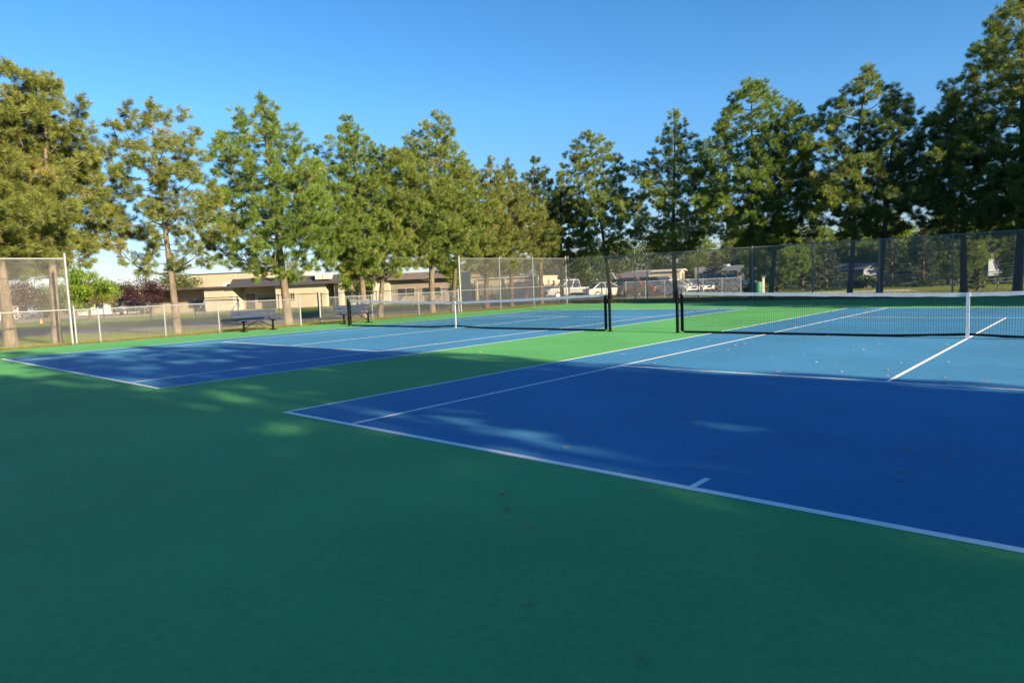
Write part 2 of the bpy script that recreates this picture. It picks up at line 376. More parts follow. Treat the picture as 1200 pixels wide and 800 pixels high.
# ------------------------------------------------------------------ chain-link fences
def wires(mb, A, B, z0, z1, pitch, th):
    A = Vector(A); B = Vector(B); L = (B-A).length; d = (B-A)/L; nrm = Vector((-d.y, d.x, 0))
    H = z1-z0; k = -int(H/pitch)-1
    while k*pitch < L+H:
        for sg in (1, -1):
            # u = k*pitch + sg*(z) for sg=1 ; u = k*pitch + H - z ... clip to 0..L
            u0, u1 = (k*pitch, k*pitch+H) if sg == 1 else (k*pitch+H, k*pitch)
            za, zb = 0.0, H
            def cut(u0, za, u1, zb):
                if min(u0, u1) >= L or max(u0, u1) <= 0: return None
                pts = [[u0, za], [u1, zb]]
                for p, q in ((0, 1), (1, 0)):
                    for lim, fn in ((0, lambda u: u < 0), (L, lambda u: u > L)):
                        if fn(pts[p][0]):
                            t = (lim-pts[p][0])/(pts[q][0]-pts[p][0])
                            pts[p] = [lim, pts[p][1]+t*(pts[q][1]-pts[p][1])]
                return pts
            c = cut(u0, za, u1, zb)
            if c and abs(c[0][0]-c[1][0]) > 0.01:
                off = 0.003*sg
                ring = []
                for u, z in c:
                    p = A+d*u+Vector((0, 0, z0+z))+nrm*off
                    ring += [p+Vector((0, 0, th*0.75)), p-Vector((0, 0, th*0.75)), p+nrm*th*0.8]
                mb.add(ring, [(0, 1, 4, 3), (1, 2, 5, 4), (2, 0, 3, 5)])
        k += 1
    return mb
def fence(name, label, A, B, H, posts, rails, pitch, th, wmat, pmat, prad=0.03, zb=None, ends=0.12, cat='fence', group=None, z0=0.04):
    A3, B3 = Vector((A[0], A[1], 0)), Vector((B[0], B[1], 0)); L = (B3-A3).length; d = (B3-A3)/L
    base = zb if zb is not None else 0.0
    t = thing(name, label, cat, (A[0], A[1], base), 0, group)
    P = lambda u, z: d*u+Vector((0, 0, z))
    for i, u in enumerate(posts):
        e = ends if u in (posts[0], posts[-1]) else 0.03
        r_ = prad*1.35 if u in (posts[0], posts[-1]) else prad
        m = MB().tube([P(u, -0.15), P(u, H+e)], r_, 10); m.tube([P(u, H+e), P(u, H+e+0.02)], [r_*1.15, r_*0.4], 10)
        m.build('post', pmat, t)
    for z in rails:
        MB().tube([P(0, z), P(L, z)], prad*0.72, 8).build('rail', pmat, t)
    nrm = Vector((-d.y, d.x, 0))*(prad+0.008)
    if nrm.x < 0: nrm = -nrm
    wires(MB(), nrm, d*L+nrm, z0, H, pitch, th).build('chain_link_mesh', wmat, t)
    return t
FX = -19.3
fence('chain_link_fence', 'tall galvanised chain link fence section at the left edge, ending in a thick corner post', (FX, -9.2), (FX, 2.9), 2.98, [0, 3.05, 6.1, 9.1, 12.1], [2.96, 1.2], 0.078, 0.0027, 'wire', 'galv', 0.032, ends=0.16)
fence('chain_link_fence', 'low galvanised chain link fence in front of the pines, left of the gate opening', (FX, 3.02), (FX, 11.74), 1.2, [0.0, 0.75, 2.98, 5.05, 8.72], [1.18], 0.075, 0.0036, 'wire', 'galv', 0.026)
fence('chain_link_fence', 'low galvanised chain link fence behind the left net, right of the gate opening', (FX, 12.74), (FX, 21.5), 1.2, [0.0, 2.9, 5.85, 8.7], [1.18], 0.075, 0.0036, 'wire', 'galv', 0.026)
fence('chain_link_fence', 'tall chain link fence section at the far left corner with grey weathered mesh', (FX, 21.62), (FX, 31.3), 2.98, [0.0, 3.25, 6.3, 9.68], [2.96, 1.2], 0.060, 0.0056, 'wire_dk', 'galv', 0.034)
A = (-19.2, BF(-19.2)+0.12); B = (17.0, BF(17.0)+0.12); LB = math.dist(A, B)
bp_ = [0.0]+[(x+19.2)*1.004 for x in (-16.75, -13.6, -10.4, -7.3, -4.2, -1.1, 1.95, 5.0, 8.05, 11.1, 14.1)]+[LB]
fence('chain_link_fence', 'long tall chain link fence along the far end of both courts, grey weathered mesh', A, B, 2.93, bp_, [2.91], 0.060, 0.0060, 'wire_shade', 'galv', 0.036)
# far fences beyond the road and the parking lot
def far_fence(label, c0, d0, c1, d1, H, n, wm, pm, pr=0.03, pitch=0.14, th=0.006):
    a, b = at(c0, d0), at(c1, d1); L = math.dist(a[:2], b[:2])
    return fence('chain_link_fence', label, a[:2], b[:2], H, [L*i/n for i in range(n+1)], [H-0.02], pitch, th, wm, pm, pr, zb=(a[2]+b[2])/2-0.03, ends=0.05)
far_fence('dark chain link fence beyond the road, in front of the grass field', -60, 52, 372, 49.5, 1.45, 8, 'wire', 'dkpost')
far_fence('galvanised chain link fence in front of the school, right of the second bench', 376, 50, 498, 55, 1.42, 4, 'wire', 'galv')
far_fence('dark chain link fence in front of the cream annex block', 556, 58, 637, 57.5, 1.45, 4, 'wire', 'dkpost')
far_fence('galvanised chain link fence along the parked cars', 640, 52.2, 868, 57, 1.35, 10, 'wire', 'galv', 0.028)
far_fence('low chain link fence across the far lawn on the right', 1034, 70, 1230, 66, 1.1, 6, 'wire_dk', 'galv', 0.03, 0.09, 0.007)
# a galvanised double gate
a, b = at(500, 55), at(553, 57.5); L = math.dist(a[:2], b[:2]); ang = math.atan2(b[1]-a[1], b[0]-a[0])
g = thing('gate', 'galvanised double pipe gate with diagonal braces in front of the brown wall', 'gate', a, ang)
for x in (0.0, L/2-0.04, L/2+0.04, L): MB().tube([(x, 0, 0.0), (x, 0, 1.42)], 0.04, 8).build('gate_post', 'galv', g)
for x0, x1 in ((0, L/2-0.04), (L/2+0.04, L)):
    m = MB()
    for z in (0.12, 1.36): m.tube([(x0, 0, z), (x1, 0, z)], 0.03, 8)
    m.tube([(x0, 0, 0.14), (x1, 0, 1.34)], 0.025, 8)
    for k in range(1, 4): m.tube([(x0+(x1-x0)*k/4, 0, 0.12), (x0+(x1-x0)*k/4, 0, 1.36)], 0.018, 6)
    leaf = m.build('gate_leaf', 'galv', g)
    wires(MB(), (x0, 0.03, 0), (x1, 0.03, 0), 0.12, 1.36, 0.12, 0.006).build('chain_link_mesh', 'wire', leaf)
for c, d, rw, lab in ((468, 53.4, 349, 'small white notice sign on the far fence beside the second bench'), (502, 54.8, 350, 'small white notice sign at the left end of the pipe gate'), (563.5, 57.8, 349, 'small white notice sign on the dark fence before the annex')):
    p = at(c, d); z = zrow(c, rw, d)
    m = MB().box((0, 0, 0), (0.26, 0.012, 0.42)); o = m.build('notice_sign', 'white'); o.location = (p[0], p[1], z); o.rotation_euler = (0, 0, facing(c)); tag(o, lab, 'sign')

# ------------------------------------------------------------------ tennis nets
def net(ox, label, group):
    t = thing('tennis_net', label, 'tennis net', (ox+CW/2, 11.885, 0), 0, group)
    hw = CW/2+0.914
    top = lambda x: 0.914+0.156*(abs(x)/hw)**1.25
    bot = lambda x: 0.030+0.055*max(0, 1-abs(x)/1.5)**1.3
    for sx in (-1, 1):
        p = MB().tube([(sx*hw, 0, 0), (sx*hw, 0, 1.08)], 0.04, 16); p.tube([(sx*hw, 0, 1.08), (sx*hw, 0, 1.10), (sx*hw, 0, 1.115)], [0.043, 0.040, 0.012], 16)
        po = p.build('post', 'black', t)
        MB().tube([(sx*hw, 0, 0.004), (sx*hw, 0, 0.02)], [0.075, 0.06], 16).build('base_collar', 'black', po)
        if sx == 1:
            wm = MB().box((sx*hw, -0.07, 0.86), (0.07, 0.07, 0.13)); wm.tube([(sx*hw, -0.1, 0.87), (sx*hw, -0.16, 0.87), (sx*hw, -0.16, 0.75)], 0.011, 8)
            wm.build('winder', 'black', po)
        # laced end sleeve
        e = MB().box((sx*(hw-0.140), 0, 0.535), (0.085, 0.016, 0.99)); e.build('side_band', 'cord', t)
        zz = [(sx*(hw-0.10), 0.0, 0.08+k*0.046) if k % 2 == 0 else (sx*(hw-0.04), -0.012, 0.08+k*0.046) for k in range(21)]
        l = MB().tube(zz, 0.004, 5); l.build('lacing', 'cord', t)
    xe = hw-0.18
    m = MB(); th = 0.0019
    n = int(2*xe/0.045)
    for i in range(n+1):
        x = -xe+2*xe*i/n
        zt, zb_ = top(x), bot(x)
        m.add([(x-th, 0, zb_), (x+th, 0, zb_), (x+th, 0, zt), (x-th, 0, zt), (x, -th, zb_), (x, th, zb_), (x, th, zt), (x, -th, zt)], [(0, 1, 2, 3), (4, 5, 6, 7)])
    xs = np.linspace(-xe, xe, 41)
    for j in range(23):
        fr = j/23.0
        vs = []; 
        for x in xs:
            z = bot(x)+(top(x)-bot(x))*fr
            vs += [(x, 0, z-th), (x, 0, z+th), (x, -th, z), (x, th, z)]
        m.add(vs, sum([[(4*i, 4*i+4, 4*i+5, 4*i+1), (4*i+2, 4*i+6, 4*i+7, 4*i+3)] for i in range(40)], []))
    m.build('netting', 'cord', t)
    def strip(f0, f1, yy, mat, name, xa, xb, k=60):
        m = MB(); vs = []
        X = np.linspace(xa, xb, k+1)
        for x in X:
            zz0, zz1 = f0(x), f1(x); wv = 0.004*math.sin(x*7.3)+0.003*math.sin(x*17.1)
            vs += [(x, -yy, zz0+wv), (x, -yy*0.7, zz1), (x, yy*0.7, zz1), (x, yy, zz0+wv*0.6)]
        fs = []
        for i in range(k):
            a = 4*i
            fs += [(a, a+4, a+5, a+1), (a+1, a+5, a+6, a+2), (a+2, a+6, a+7, a+3), (a+3, a+7, a+4, a)]
        fs += [(0, 1, 2, 3), (4*k+3, 4*k+2, 4*k+1, 4*k)]
        m.add(vs, fs, False); return m.build(name, mat, t)
    strip(lambda x: top(x)-0.072, lambda x: top(x)+0.006, 0.010, 'band', 'headband', -xe-0.02, xe+0.02)
    strip(lambda x: bot(x)-0.022, lambda x: bot(x)+0.028, 0.007, 'cord', 'bottom_band', -xe, xe)
    for sx in (-1, 1):
        MB().tube([(sx*(hw-0.02), 0, 1.068), (sx*(xe-0.05), 0, top(xe-0.05)-0.005)], 0.005, 6).build('cable', 'galv', t)
    sb = MB().box((0, 0, 0.47), (0.062, 0.028, 0.91)); sb.box((0, 0, 0.026), (0.07, 0.034, 0.03)); sb.build('centre_strap', 'band', t)
    return t
net(OFF[0], 'nearer tennis net with clear black mesh and white band, crossing the right-hand court', 'tennis nets')
net(OFF[1], 'farther tennis net crossing the left-hand court, its left end before a navy bench', 'tennis nets')

# ------------------------------------------------------------------ benches (seat along +y, facing +x)
def bench():
    t = thing('park_bench', 'navy slatted bench standing between the left pine trunks, left of the gate opening', 'bench', (-18.05, 9.05, 0), 0, 'navy benches by the fence')
    s = MB()
    for x in (-0.02, 0.12, 0.26): s.box((x, 0, 0.445), (0.125, 1.83, 0.035))
    s.build('seat', 'navy', t, 0.008)
    b = MB()
    for x, z in ((-0.17, 0.60), (-0.215, 0.76)): b.box((x, 0, z), (0.032, 1.83, 0.125), ry=R(-14))
    b.build('backrest', 'navy', t, 0.008)
    for y in (-0.62, 0.62):
        l = MB().tube([(0.10, y, 0.03), (0.10, y, 0.40)], 0.038, 12); l.tube([(-0.06, y, 0.405), (0.32, y, 0.415)], 0.028, 10)
        l.tube([(-0.06, y, 0.41), (-0.16, y, 0.47), (-0.26, y, 0.83)], 0.024, 10)
        lg = l.build('leg', 'black', t)
        MB().box((0.10, y, 0.018), (0.44, 0.12, 0.03)).build('foot', 'black', lg, 0.006)
        MB().tube([(0.10, y*0.95, 0.14), (0.10, y*0.06, 0.42)], 0.016, 8).build('brace', 'black', t)
    return t
b1 = bench()
dup(b1, (-17.35, 13.25, 0), R(-2), 'navy slatted bench half hidden behind the left end of the farther net', 'navy benches by the fence')

# ------------------------------------------------------------------ trees
def tris_obj(name, P, tint, mat, parent, quad=False):
    k = 4 if quad else 3
    n = len(P)//k
    me = bpy.data.meshes.new(name)
    me.vertices.add(len(P)); me.vertices.foreach_set('co', P.astype(np.float32).ravel())
    me.loops.add(n*k); me.loops.foreach_set('vertex_index', np.arange(n*k, dtype=np.int32))
    me.polygons.add(n); me.polygons.foreach_set('loop_start', np.arange(0, n*k, k, dtype=np.int32))
    at_ = me.attributes.new('tint', 'FLOAT', 'POINT'); at_.data.foreach_set('value', np.repeat(tint, k).astype(np.float32))
    me.materials.append(MT[mat]); me.update(); me.validate()
    o = bpy.data.objects.new(name, me); COL.objects.link(o); o.parent = parent
    return o
def unit(a): return a/np.maximum(np.linalg.norm(a, axis=-1, keepdims=True), 1e-9)
def needles(rg, P, D, per, length, width, spread=(0.5, 1.25)):
    n = len(P)*per
    p = np.repeat(P, per, 0); d = np.repeat(D, per, 0)
    q = unit(np.cross(d, rg.normal(size=(n, 3))))
    ang = rg.uniform(*spread, n)[:, None]
    v = d*np.cos(ang)+q*np.sin(ang)
    base = p-d*rg.uniform(-0.03, 0.16, n)[:, None]
    L = (length*rg.uniform(0.75, 1.2, n))[:, None]
    side = unit(np.cross(v, rg.normal(size=(n, 3))))*width*0.5
    tip = base+v*L; tip[:, 2] -= 0.02
    out = np.empty((n, 3, 3)); out[:, 0] = base-side*0.6; out[:, 1] = base+v*L*0.55+side; out[:, 2] = tip
    # a sliver: base, bulge, tip
    return out.reshape(-1, 3)
PROF = [(0, .36), (.12, .78), (.28, 1.0), (.48, .90), (.66, .70), (.82, .47), (.93, .25), (1, .06)]
ROUND = [(0, .40), (.12, .80), (.28, 1.0), (.50, .95), (.70, .82), (.85, .62), (.95, .36), (1, .12)]
def pine(rg, t, H, RW, base, lean=(0, 0), fol='fol_mid', bk='bark_warm', dens=1.0, r0=0.19, prof=PROF, needle=(0.20, 0.0125), per=76, gap=0.69, off=(0, 0)):
    """crown of needle clumps: clump centres fill an uneven envelope, limbs branch out to reach them"""
    tr = MB()
    bend = rg.uniform(-0.12, 0.12, 4); ph = rg.uniform(0, 6.28, 4)
    def axis(z):
        s = max(0.0, z/H)
        return np.array([lean[0]*s**1.3+bend[0]*math.sin(s*3)+bend[2]*math.sin(s*7)*0.5, lean[1]*s**1.3+bend[1]*math.sin(s*3.3)+bend[3]*math.sin(s*6)*0.5, z])
    zs = np.concatenate([[-0.2, 0.0, 0.15, 0.5], np.linspace(1.0, H*0.97, 18)])
    tr.tube([axis(z) for z in zs], [max(0.012, r0*(1-0.93*max(z, 0)/H)+0.06*math.exp(-max(z, 0)/0.22)*r0/0.19) for z in zs], 10)
    px_, py_ = [p for p, _ in prof], [q for _, q in prof]
    def env(s, az):
        lump = 1+0.17*math.sin(2*az+s*7+ph[0])+0.15*math.sin(3*az-s*13+ph[1])+0.10*math.sin(az*5+s*29+ph[2])
        return max(0.12, RW*float(np.interp(s, px_, py_))*lump-0.30)
    C = []; A = np.zeros((0, 3)); tries = 0
    want = 100000
    while tries < 6500*dens and len(C) < want:
        tries += 1
        s = rg.random()
        if rg.random() > np.interp(s, px_, py_)+0.12: continue
        az = rg.uniform(0, 6.283); E = env(s, az)
        q_ = rg.random(); u = rg.uniform(1.02, 1.18) if q_ < 0.06 else rg.uniform(0.66, 1.02) if q_ < 0.75 else rg.uniform(0.15, 0.66)
        z = base+0.15+s*(H-base-0.35)
        # limbs come in whorls: clumps gather towards levels, tips hang low at the bottom and lift at the top
        lev = 0.62; z += 0.22*math.sin(z/lev*6.283+az*1.0+ph[3])*0.5
        c = axis(z)+np.array([math.cos(az)*E*u+off[0]*min(1, 3*(1-s)), math.sin(az)*E*u+off[1]*min(1, 3*(1-s)), (0.25*s-0.10)*E*u])
        g = gap/dens**0.45*(1.15 if u < 0.66 else 1.0)*(0.72+0.28*min(1, E/1.6))
        if len(A) and np.min(((A-c)*np.array([1, 1, 1.25]))@np.array([0, 0, 0]) + np.sqrt((((A-c)*np.array([1, 1, 1.3]))**2).sum(1))) < g: continue
        C.append((E*u, c, s)); A = np.vstack([A, c])
    C.sort(key=lambda k: k[0])
    pts = np.array([c for _, c, _ in C]); rr = np.array([r for r, _, _ in C]); n = len(C)
    par = -np.ones(n, int); cnt = np.ones(n)
    for k in range(1, n):
        d = pts[:k]-pts[k]; dist = np.sqrt((d**2).sum(1))+np.maximum(0, d[:, 2])*1.5
        ok = rr[:k] < rr[k]-0.15
        if ok.any():
            q = np.where(ok, dist, 1e9).argmin()
            if dist[q] < 1.35 and dist[q] < rr[k]*0.95: par[k] = q
    for k in range(n-1, -1, -1):
        if par[k] >= 0: cnt[par[k]] += cnt[k]
    TP = []; TD = []; TT = []
    for k in range(n):
        c = pts[k]; r1 = 0.006+0.007*math.sqrt(cnt[k])
        if par[k] >= 0: a = pts[par[k]]; r2_ = r1*1.25
        else:
            z0 = max(base*0.9, c[2]-rr[k]*rg.uniform(-0.05, 0.35)); z0 = min(z0, H*0.95); a = axis(z0); r2_ = r1*1.5
        L = np.linalg.norm(c-a); m1 = a*0.6+c*0.4+rg.normal(size=3)*0.06*L-np.array([0, 0, 0.07*L])
        a = a-unit(m1-a)*(0.09 if par[k] < 0 else 0.06)
        tr.tube([a, m1, c], [r2_, (r1+r2_)/2, r1*0.7], 5, False)
        out = unit(np.array([c[0]-axis(c[2])[0], c[1]-axis(c[2])[1], 0.0]))
        cr = rg.uniform(0.30, 0.50)*(0.8+0.2*min(1, rr[k]/1.5)); t0 = rg.uniform(0.22, 0.62)+(0.28 if rg.random() < 0.06 else 0)
        nt_ = int(rg.integers(9, 13)*(cr/0.40)**1.6)+3
        for j in range(nt_):
            v = unit(rg.normal(size=3)); v[2] = v[2]*0.75+0.12
            p = c+v*cr*rg.uniform(0.55, 1.05)
            TP.append(p); TD.append(unit(v*0.9+out*0.45+np.array([0, 0, 0.45]))); TT.append(t0+rg.uniform(-0.18, 0.26))
        if rg.random() < 0.6:
            j = k; e = c+out*cr*0.8+np.array([0, 0, cr*0.3]); tr.tube([c-unit(e-c)*0.06-np.array([0, 0, 0.01]), e], [r1*0.8, 0.004], 3, False)
    # dead twigs on the trunk below the crown
    for k in range(7):
        z = rg.uniform(base*0.65, base+1.2); az = rg.uniform(0, 6.28); L = rg.uniform(0.4, 1.3); a = axis(z); h = np.array([math.cos(az), math.sin(az), 0])
        tr.tube([a, a+h*L*0.5+np.array([0, 0, -0.03]), a+h*L+np.array([0, 0, rg.uniform(-0.25, 0.15)])], [0.018, 0.011, 0.004], 4, False)
    for k in range(9):
        zz = H-rg.uniform(0, 0.55); TP.append(axis(zz)+rg.normal(size=3)*0.09); TD.append(unit(np.array([rg.normal()*0.5, rg.normal()*0.5, 1.0]))); TT.append(rg.uniform(0.2, 0.7))
    TP = np.array(TP); TD = np.array(TD); TT = np.array(TT)
    tr.build('trunk', bk, t)
    P = needles(rg, TP, TD, per, needle[0], needle[1], (0.15, 1.45))
    tint = np.clip(np.repeat(TT, per)+rg.uniform(-0.14, 0.14, len(TT)*per), 0, 1)
    tris_obj('crown', P, tint, fol, t)
    return len(C), len(P)//3

def leafy(rg, t, H, RW, base, fol, bk='bark_dark', leaf=0.16, nclump=46, per=170, r0=0.14):
    tr = MB()
    tr.tube([(0, 0, -0.3), (0, 0, 0.4), (0.05, 0.03, base), (0.0, 0.1, H*0.75)], [r0*1.3, r0, r0*0.8, r0*0.2], 9)
    P = []; T = []
    cz_ = (H+base*0.75)/2; hz = (H-base*0.75)/2
    for k in range(nclump):
        v = unit(rg.normal(size=3)); rr = rg.uniform(0.45, 0.98)
        c = np.array([v[0]*RW*rr, v[1]*RW*rr, cz_+v[2]*hz*rr])
        tr.tube([(0, 0.05, max(base*0.8, c[2]*0.55)), tuple(c*np.array([0.55, 0.55, 1])-np.array([0, 0, 0.2])), tuple(c)], [0.035, 0.022, 0.008], 4, False)
        cr = RW*rg.uniform(0.22, 0.42)
        d = unit(rg.normal(size=(per, 3)))*(rg.random((per, 1))**0.4)*cr*np.array([1, 1, 0.75])
        p = c+d
        a = unit(rg.normal(size=(per, 3))); b = unit(np.cross(a, rg.normal(size=(per, 3))))
        s = (leaf*rg.uniform(0.6, 1.2, per))[:, None]
        q = np.empty((per, 4, 3)); q[:, 0] = p-a*s*0.6; q[:, 1] = p+b*s*0.35; q[:, 2] = p+a*s*0.6; q[:, 3] = p-b*s*0.35
        P.append(q.reshape(-1, 3)); T.append(np.clip(rg.uniform(0.15, 0.65)+rg.uniform(-0.2, 0.25, per), 0, 1))
    tr.build('trunk', bk, t)
    tris_obj('crown', np.concatenate(P), np.concatenate(T), fol, t, True)
def spruce(rg, t, H, RW, fol='fol_spruce', base=0.25):
    tr = MB().tube([(0, 0, -0.3), (0, 0, 0.3), (0, 0, H*0.97)], [0.16, 0.13, 0.01], 8)
    TP = []; TD = []; TT = []
    z = base
    while z < H-0.1:
        s = z/H
        for k in range(8):
            az = rg.uniform(0, 6.283); Lb = RW*((1-s)**0.9)*rg.uniform(0.75, 1.1)+0.08
            hd = np.array([math.cos(az), math.sin(az), 0]); lat = np.array([-hd[1], hd[0], 0])
            sl_ = -0.22+0.5*s
            tr.tube([(0, 0, z), tuple(hd*Lb+np.array([0, 0, z+Lb*sl_]))], [0.014, 0.005], 3, False)
            n = int(4+Lb*10); tt = rg.uniform(0.1, 0.7)
            for j in range(n):
                u = rg.random()**0.6
                w_ = (1-u)*0.35*Lb+0.06
                p = hd*Lb*u+lat*rg.uniform(-w_, w_)+np.array([0, 0, z+Lb*u*sl_+0.12*u*u*Lb-rg.uniform(0, 0.10)])
                TP.append(p); TD.append(unit(hd+lat*rg.uniform(-0.6, 0.6)+np.array([0, 0, rg.uniform(-0.5, 0.2)]))); TT.append(np.clip(tt+rg.uniform(-0.15, 0.25), 0, 1))
        z += 0.21+0.05*rg.random()
    tr.build('trunk', 'bark_dark', t)
    TP = np.array(TP); TD = np.array(TD); TT = np.array(TT)
    P = needles(rg, TP, TD, 14, 0.15, 0.030, (0.3, 1.0))
    tris_obj('crown', P, np.repeat(TT, 14), fol, t)

VD = np.array([math.cos(-YAW), -math.sin(YAW)*0, 0])
def lean_px(dc, D):      # sideways lean at the tree, metres to the right seen from the court
    m = dc/FPX*D; return (rt[0]*m, rt[1]*m)
G_L = 'pines along the left fence'; G_B = 'pines behind the far fence'
PINES = [  # x, y, height, envelope radius, crown base, lean px, foliage, bark, density, trunk radius, profile, label, group
 (-21.3, 1.55, 10.1, 3.1, 2.5, -4, 'fol_olive', 'bark_warm', 1.1, 0.25, ROUND, 'big olive pine at the left edge of the photo, thick trunk behind the tall fence', G_L),
 (-21.4, 2.95, 9.6, 2.7, 2.6, 12, 'fol_olive', 'bark_warm', 1.0, 0.20, ROUND, 'olive pine with the second trunk from the left, just left of the corner post', G_L),
 (-21.1, 7.15, 9.5, 2.6, 2.6, -10, 'fol_olive', 'bark_warm', 0.50, 0.19, ROUND, 'sparse brownish pine standing alone with a straight pale trunk, left of the first bench', G_L),
 (-21.0, 12.1, 10.5, 3.15, 2.2, -12, 'fol_green', 'bark_warm', 0.85, 0.24, PROF, 'bright green broad crowned pine, its trunk at the right end of the first bench', G_L),
 (-21.0, 16.4, 10.2, 2.7, 2.2, -6, 'fol_green', 'bark_warm', 1.0, 0.20, PROF, 'green pine behind the second bench, left trunk of the close pair', G_L),
 (-20.9, 17.3, 8.6, 2.7, 2.1, 26, 'fol_mid', 'bark_warm', 0.95, 0.17, ROUND, 'shorter pine behind the second bench, right trunk of the close pair', G_L),
 (-21.0, 21.0, 11.2, 2.8, 2.5, 18, 'fol_mid', 'bark_warm', 1.0, 0.22, PROF, 'tallest pine of the left row, pointed top above the pipe gate', G_L),
 (-21.0, 22.6, 8.9, 2.5, 2.3, 22, 'fol_mid', 'bark_warm', 0.95, 0.17, PROF, 'pine with low branches beside the far left tall fence end post', G_L),
 (-21.0, 25.4, 9.0, 2.4, 2.2, 12, 'fol_olive', 'bark_dark', 1.0, 0.20, PROF, 'pine behind the far left corner mesh, right of the white cabinet', G_L),
 (-21.0, 27.7, 9.2, 2.4, 2.2, 2, 'fol_olive', 'bark_dark', 1.0, 0.17, PROF, 'yellowish pine behind the far left corner mesh with a thin trunk', G_L),
 (-21.4, 31.2, 9.9, 1.9, 3.0, -4, 'fol_deep', 'bark_dark', 1.0, 0.20, PROF, 'dark shaded pine at the far left fence corner, left trunk of two', G_B),
 (-20.9, 32.9, 9.0, 1.9, 2.8, 6, 'fol_deep', 'bark_dark', 1.0, 0.18, PROF, 'dark shaded pine at the far left fence corner, right trunk of two', G_B),
 (-17.4, 33.6, 11.2, 2.5, 3.0, -20, 'fol_mid', 'bark_dark', 0.65, 0.17, ROUND, 'open crowned pine left of the gap between the nets, crown leaning left', G_B),
 (-12.9, 34.2, 11.7, 2.75, 2.8, 4, 'fol_mid', 'bark_dark', 0.85, 0.20, PROF, 'pine rising right above the left post of the nearer net', G_B),
 (-8.2, 34.6, 12.5, 3.2, 2.9, 2, 'fol_green', 'bark_dark', 0.8, 0.20, ROUND, 'broad tall pine left of the green barrel', G_B),
 (-7.2, 34.9, 10.8, 2.5, 3.0, 20, 'fol_deep', 'bark_dark', 0.7, 0.18, PROF, 'pine right of the green barrel, close beside the broad tall pine', G_B),
 (-2.95, 34.8, 12.0, 2.6, 3.2, 18, 'fol_mid', 'bark_dark', 0.75, 0.17, ROUND, 'pine with pointed top leaning right, in front of the pale blue house', G_B),
 (-1.6, 35.2, 10.4, 2.5, 3.0, 16, 'fol_deep', 'bark_dark', 0.7, 0.19, PROF, 'pine whose dark trunk stands behind a fence post right of the pale blue house', G_B),
 (2.0, 36.2, 9.8, 2.6, 2.8, -14, 'fol_deep', 'bark_dark', 0.8, 0.20, PROF, 'dark pine above the white net strap, left of the tallest pine', G_B),
 (4.1, 36.8, 14.2, 3.5, 2.9, -2, 'fol_mid', 'bark_dark', 0.95, 0.24, ROUND, 'tallest pine of all at the right edge of the photo', G_B),
]
protos = []
for i, (x, y, H, RW, base, ln, fol, bk, dens, r0, prf, lab, grp) in enumerate(PINES):
    t = thing('pine_tree', lab, 'tree', (x, y, gz(x, y)-0.03), 0, grp)
    D = math.hypot(x-CX, y-CY)
    (pine(np.random.default_rng(100+i), t, H, RW, base, lean_px(ln, D), fol=fol, bk=bk, dens=dens*(0.90 if i not in (2, 12) else 1.1), r0=r0*0.84, prof=prf, off=(-1.15, -0.3) if i < 2 else (-0.3, 0) if i < 10 else (0, 0.3)))
    protos.append(t)
# pines outside the right of the frame: they throw the shade over the near court and along the far fence
SH = [(17.6, 2.62, 3, (.80, .80, 1.0), 0.2), (17.6, -3.2, 4, (.95, .95, 1.0), 1.7), (17.8, -8.0, 3, (.85, .85, 1.0), 3.0), (26.5, 3.0, 6, (.72, .72, 1.15), 0.8), (26, -3.0, 6, (.85, .85, 1.1), 2.2), (21.5, -3.0, 3, (.8, .8, .95), 4.4), (21.8, -6.4, 4, (.95, .95, 1.0), 5.1), (21.6, 2.2, 4, (.68, .68, .95), 0.3), (27, -8.0, 4, (1, 1, 1.1), 4.0), (18.0, -13.0, 0, (1, 1, 1), 5.0),
      (8.6, 36.6, 3, (1.1, 1.1, 1.1), 1.0), (13.2, 36.4, 13, (1.1, 1.1, 1.1), 2.0), (18.2, 34.5, 14, (1, 1, 1), 3.0), (18.4, 29.6, 6, (1, 1, 1), 1.5), (16.6, 26.7, 4, (1, 1, .8), 1.1), (22.0, 27.0, 4, (1.0, 1.0, 1.0), 2.1), (14.8, 30.5, 5, (1.1, 1.1, 1.1), 2.1), (17.6, 32.8, 3, (.9, .9, .9), 2.6), (25, 32.0, 14, (1.05, 1.05, 1.05), 0.5)]
tq = thing('pine_tree', 'added tall slim pine out of frame, its high crown closing a gap in the shade', 'tree', (26, -0.55, -0.03), 0, 'pines right of the near court')  # unseen, added to shade the ground left of the near court
pine(np.random.default_rng(150), tq, 14.2, 1.75, 8.2, fol='fol_mid', dens=0.8, r0=0.22)
tq = thing('shade_spruce', 'added small spruce out of frame, blocking sun at the right end of the streak', 'tree', (18.4, 0.40, -0.03), 0, 'pines right of the near court')  # unseen, added to end the sun streak near the baseline
for x, y, k, sc, rz in SH:
    near = y < 10
    dup(protos[k], (x, y, gz(x, y)-0.03), rz, 'tall pine beyond the right-hand fence, shading the near end of the court' if near else 'tall pine outside the right of the photo in the row behind the far fence', 'pines right of the near court' if near else 'pines right of the far fence', sc)

spruce(np.random.default_rng(151), tq, 5.0, 2.0)
def place(kind, name, lab, cat, c, D, H, RW, *a, seed=1, group=None, **kw):
    t = thing(name, lab, cat, at(c, D), rnd.uniform(0, 6.28), group); kind(np.random.default_rng(seed), t, H, RW, *a, **kw); return t
BT = 'background trees'
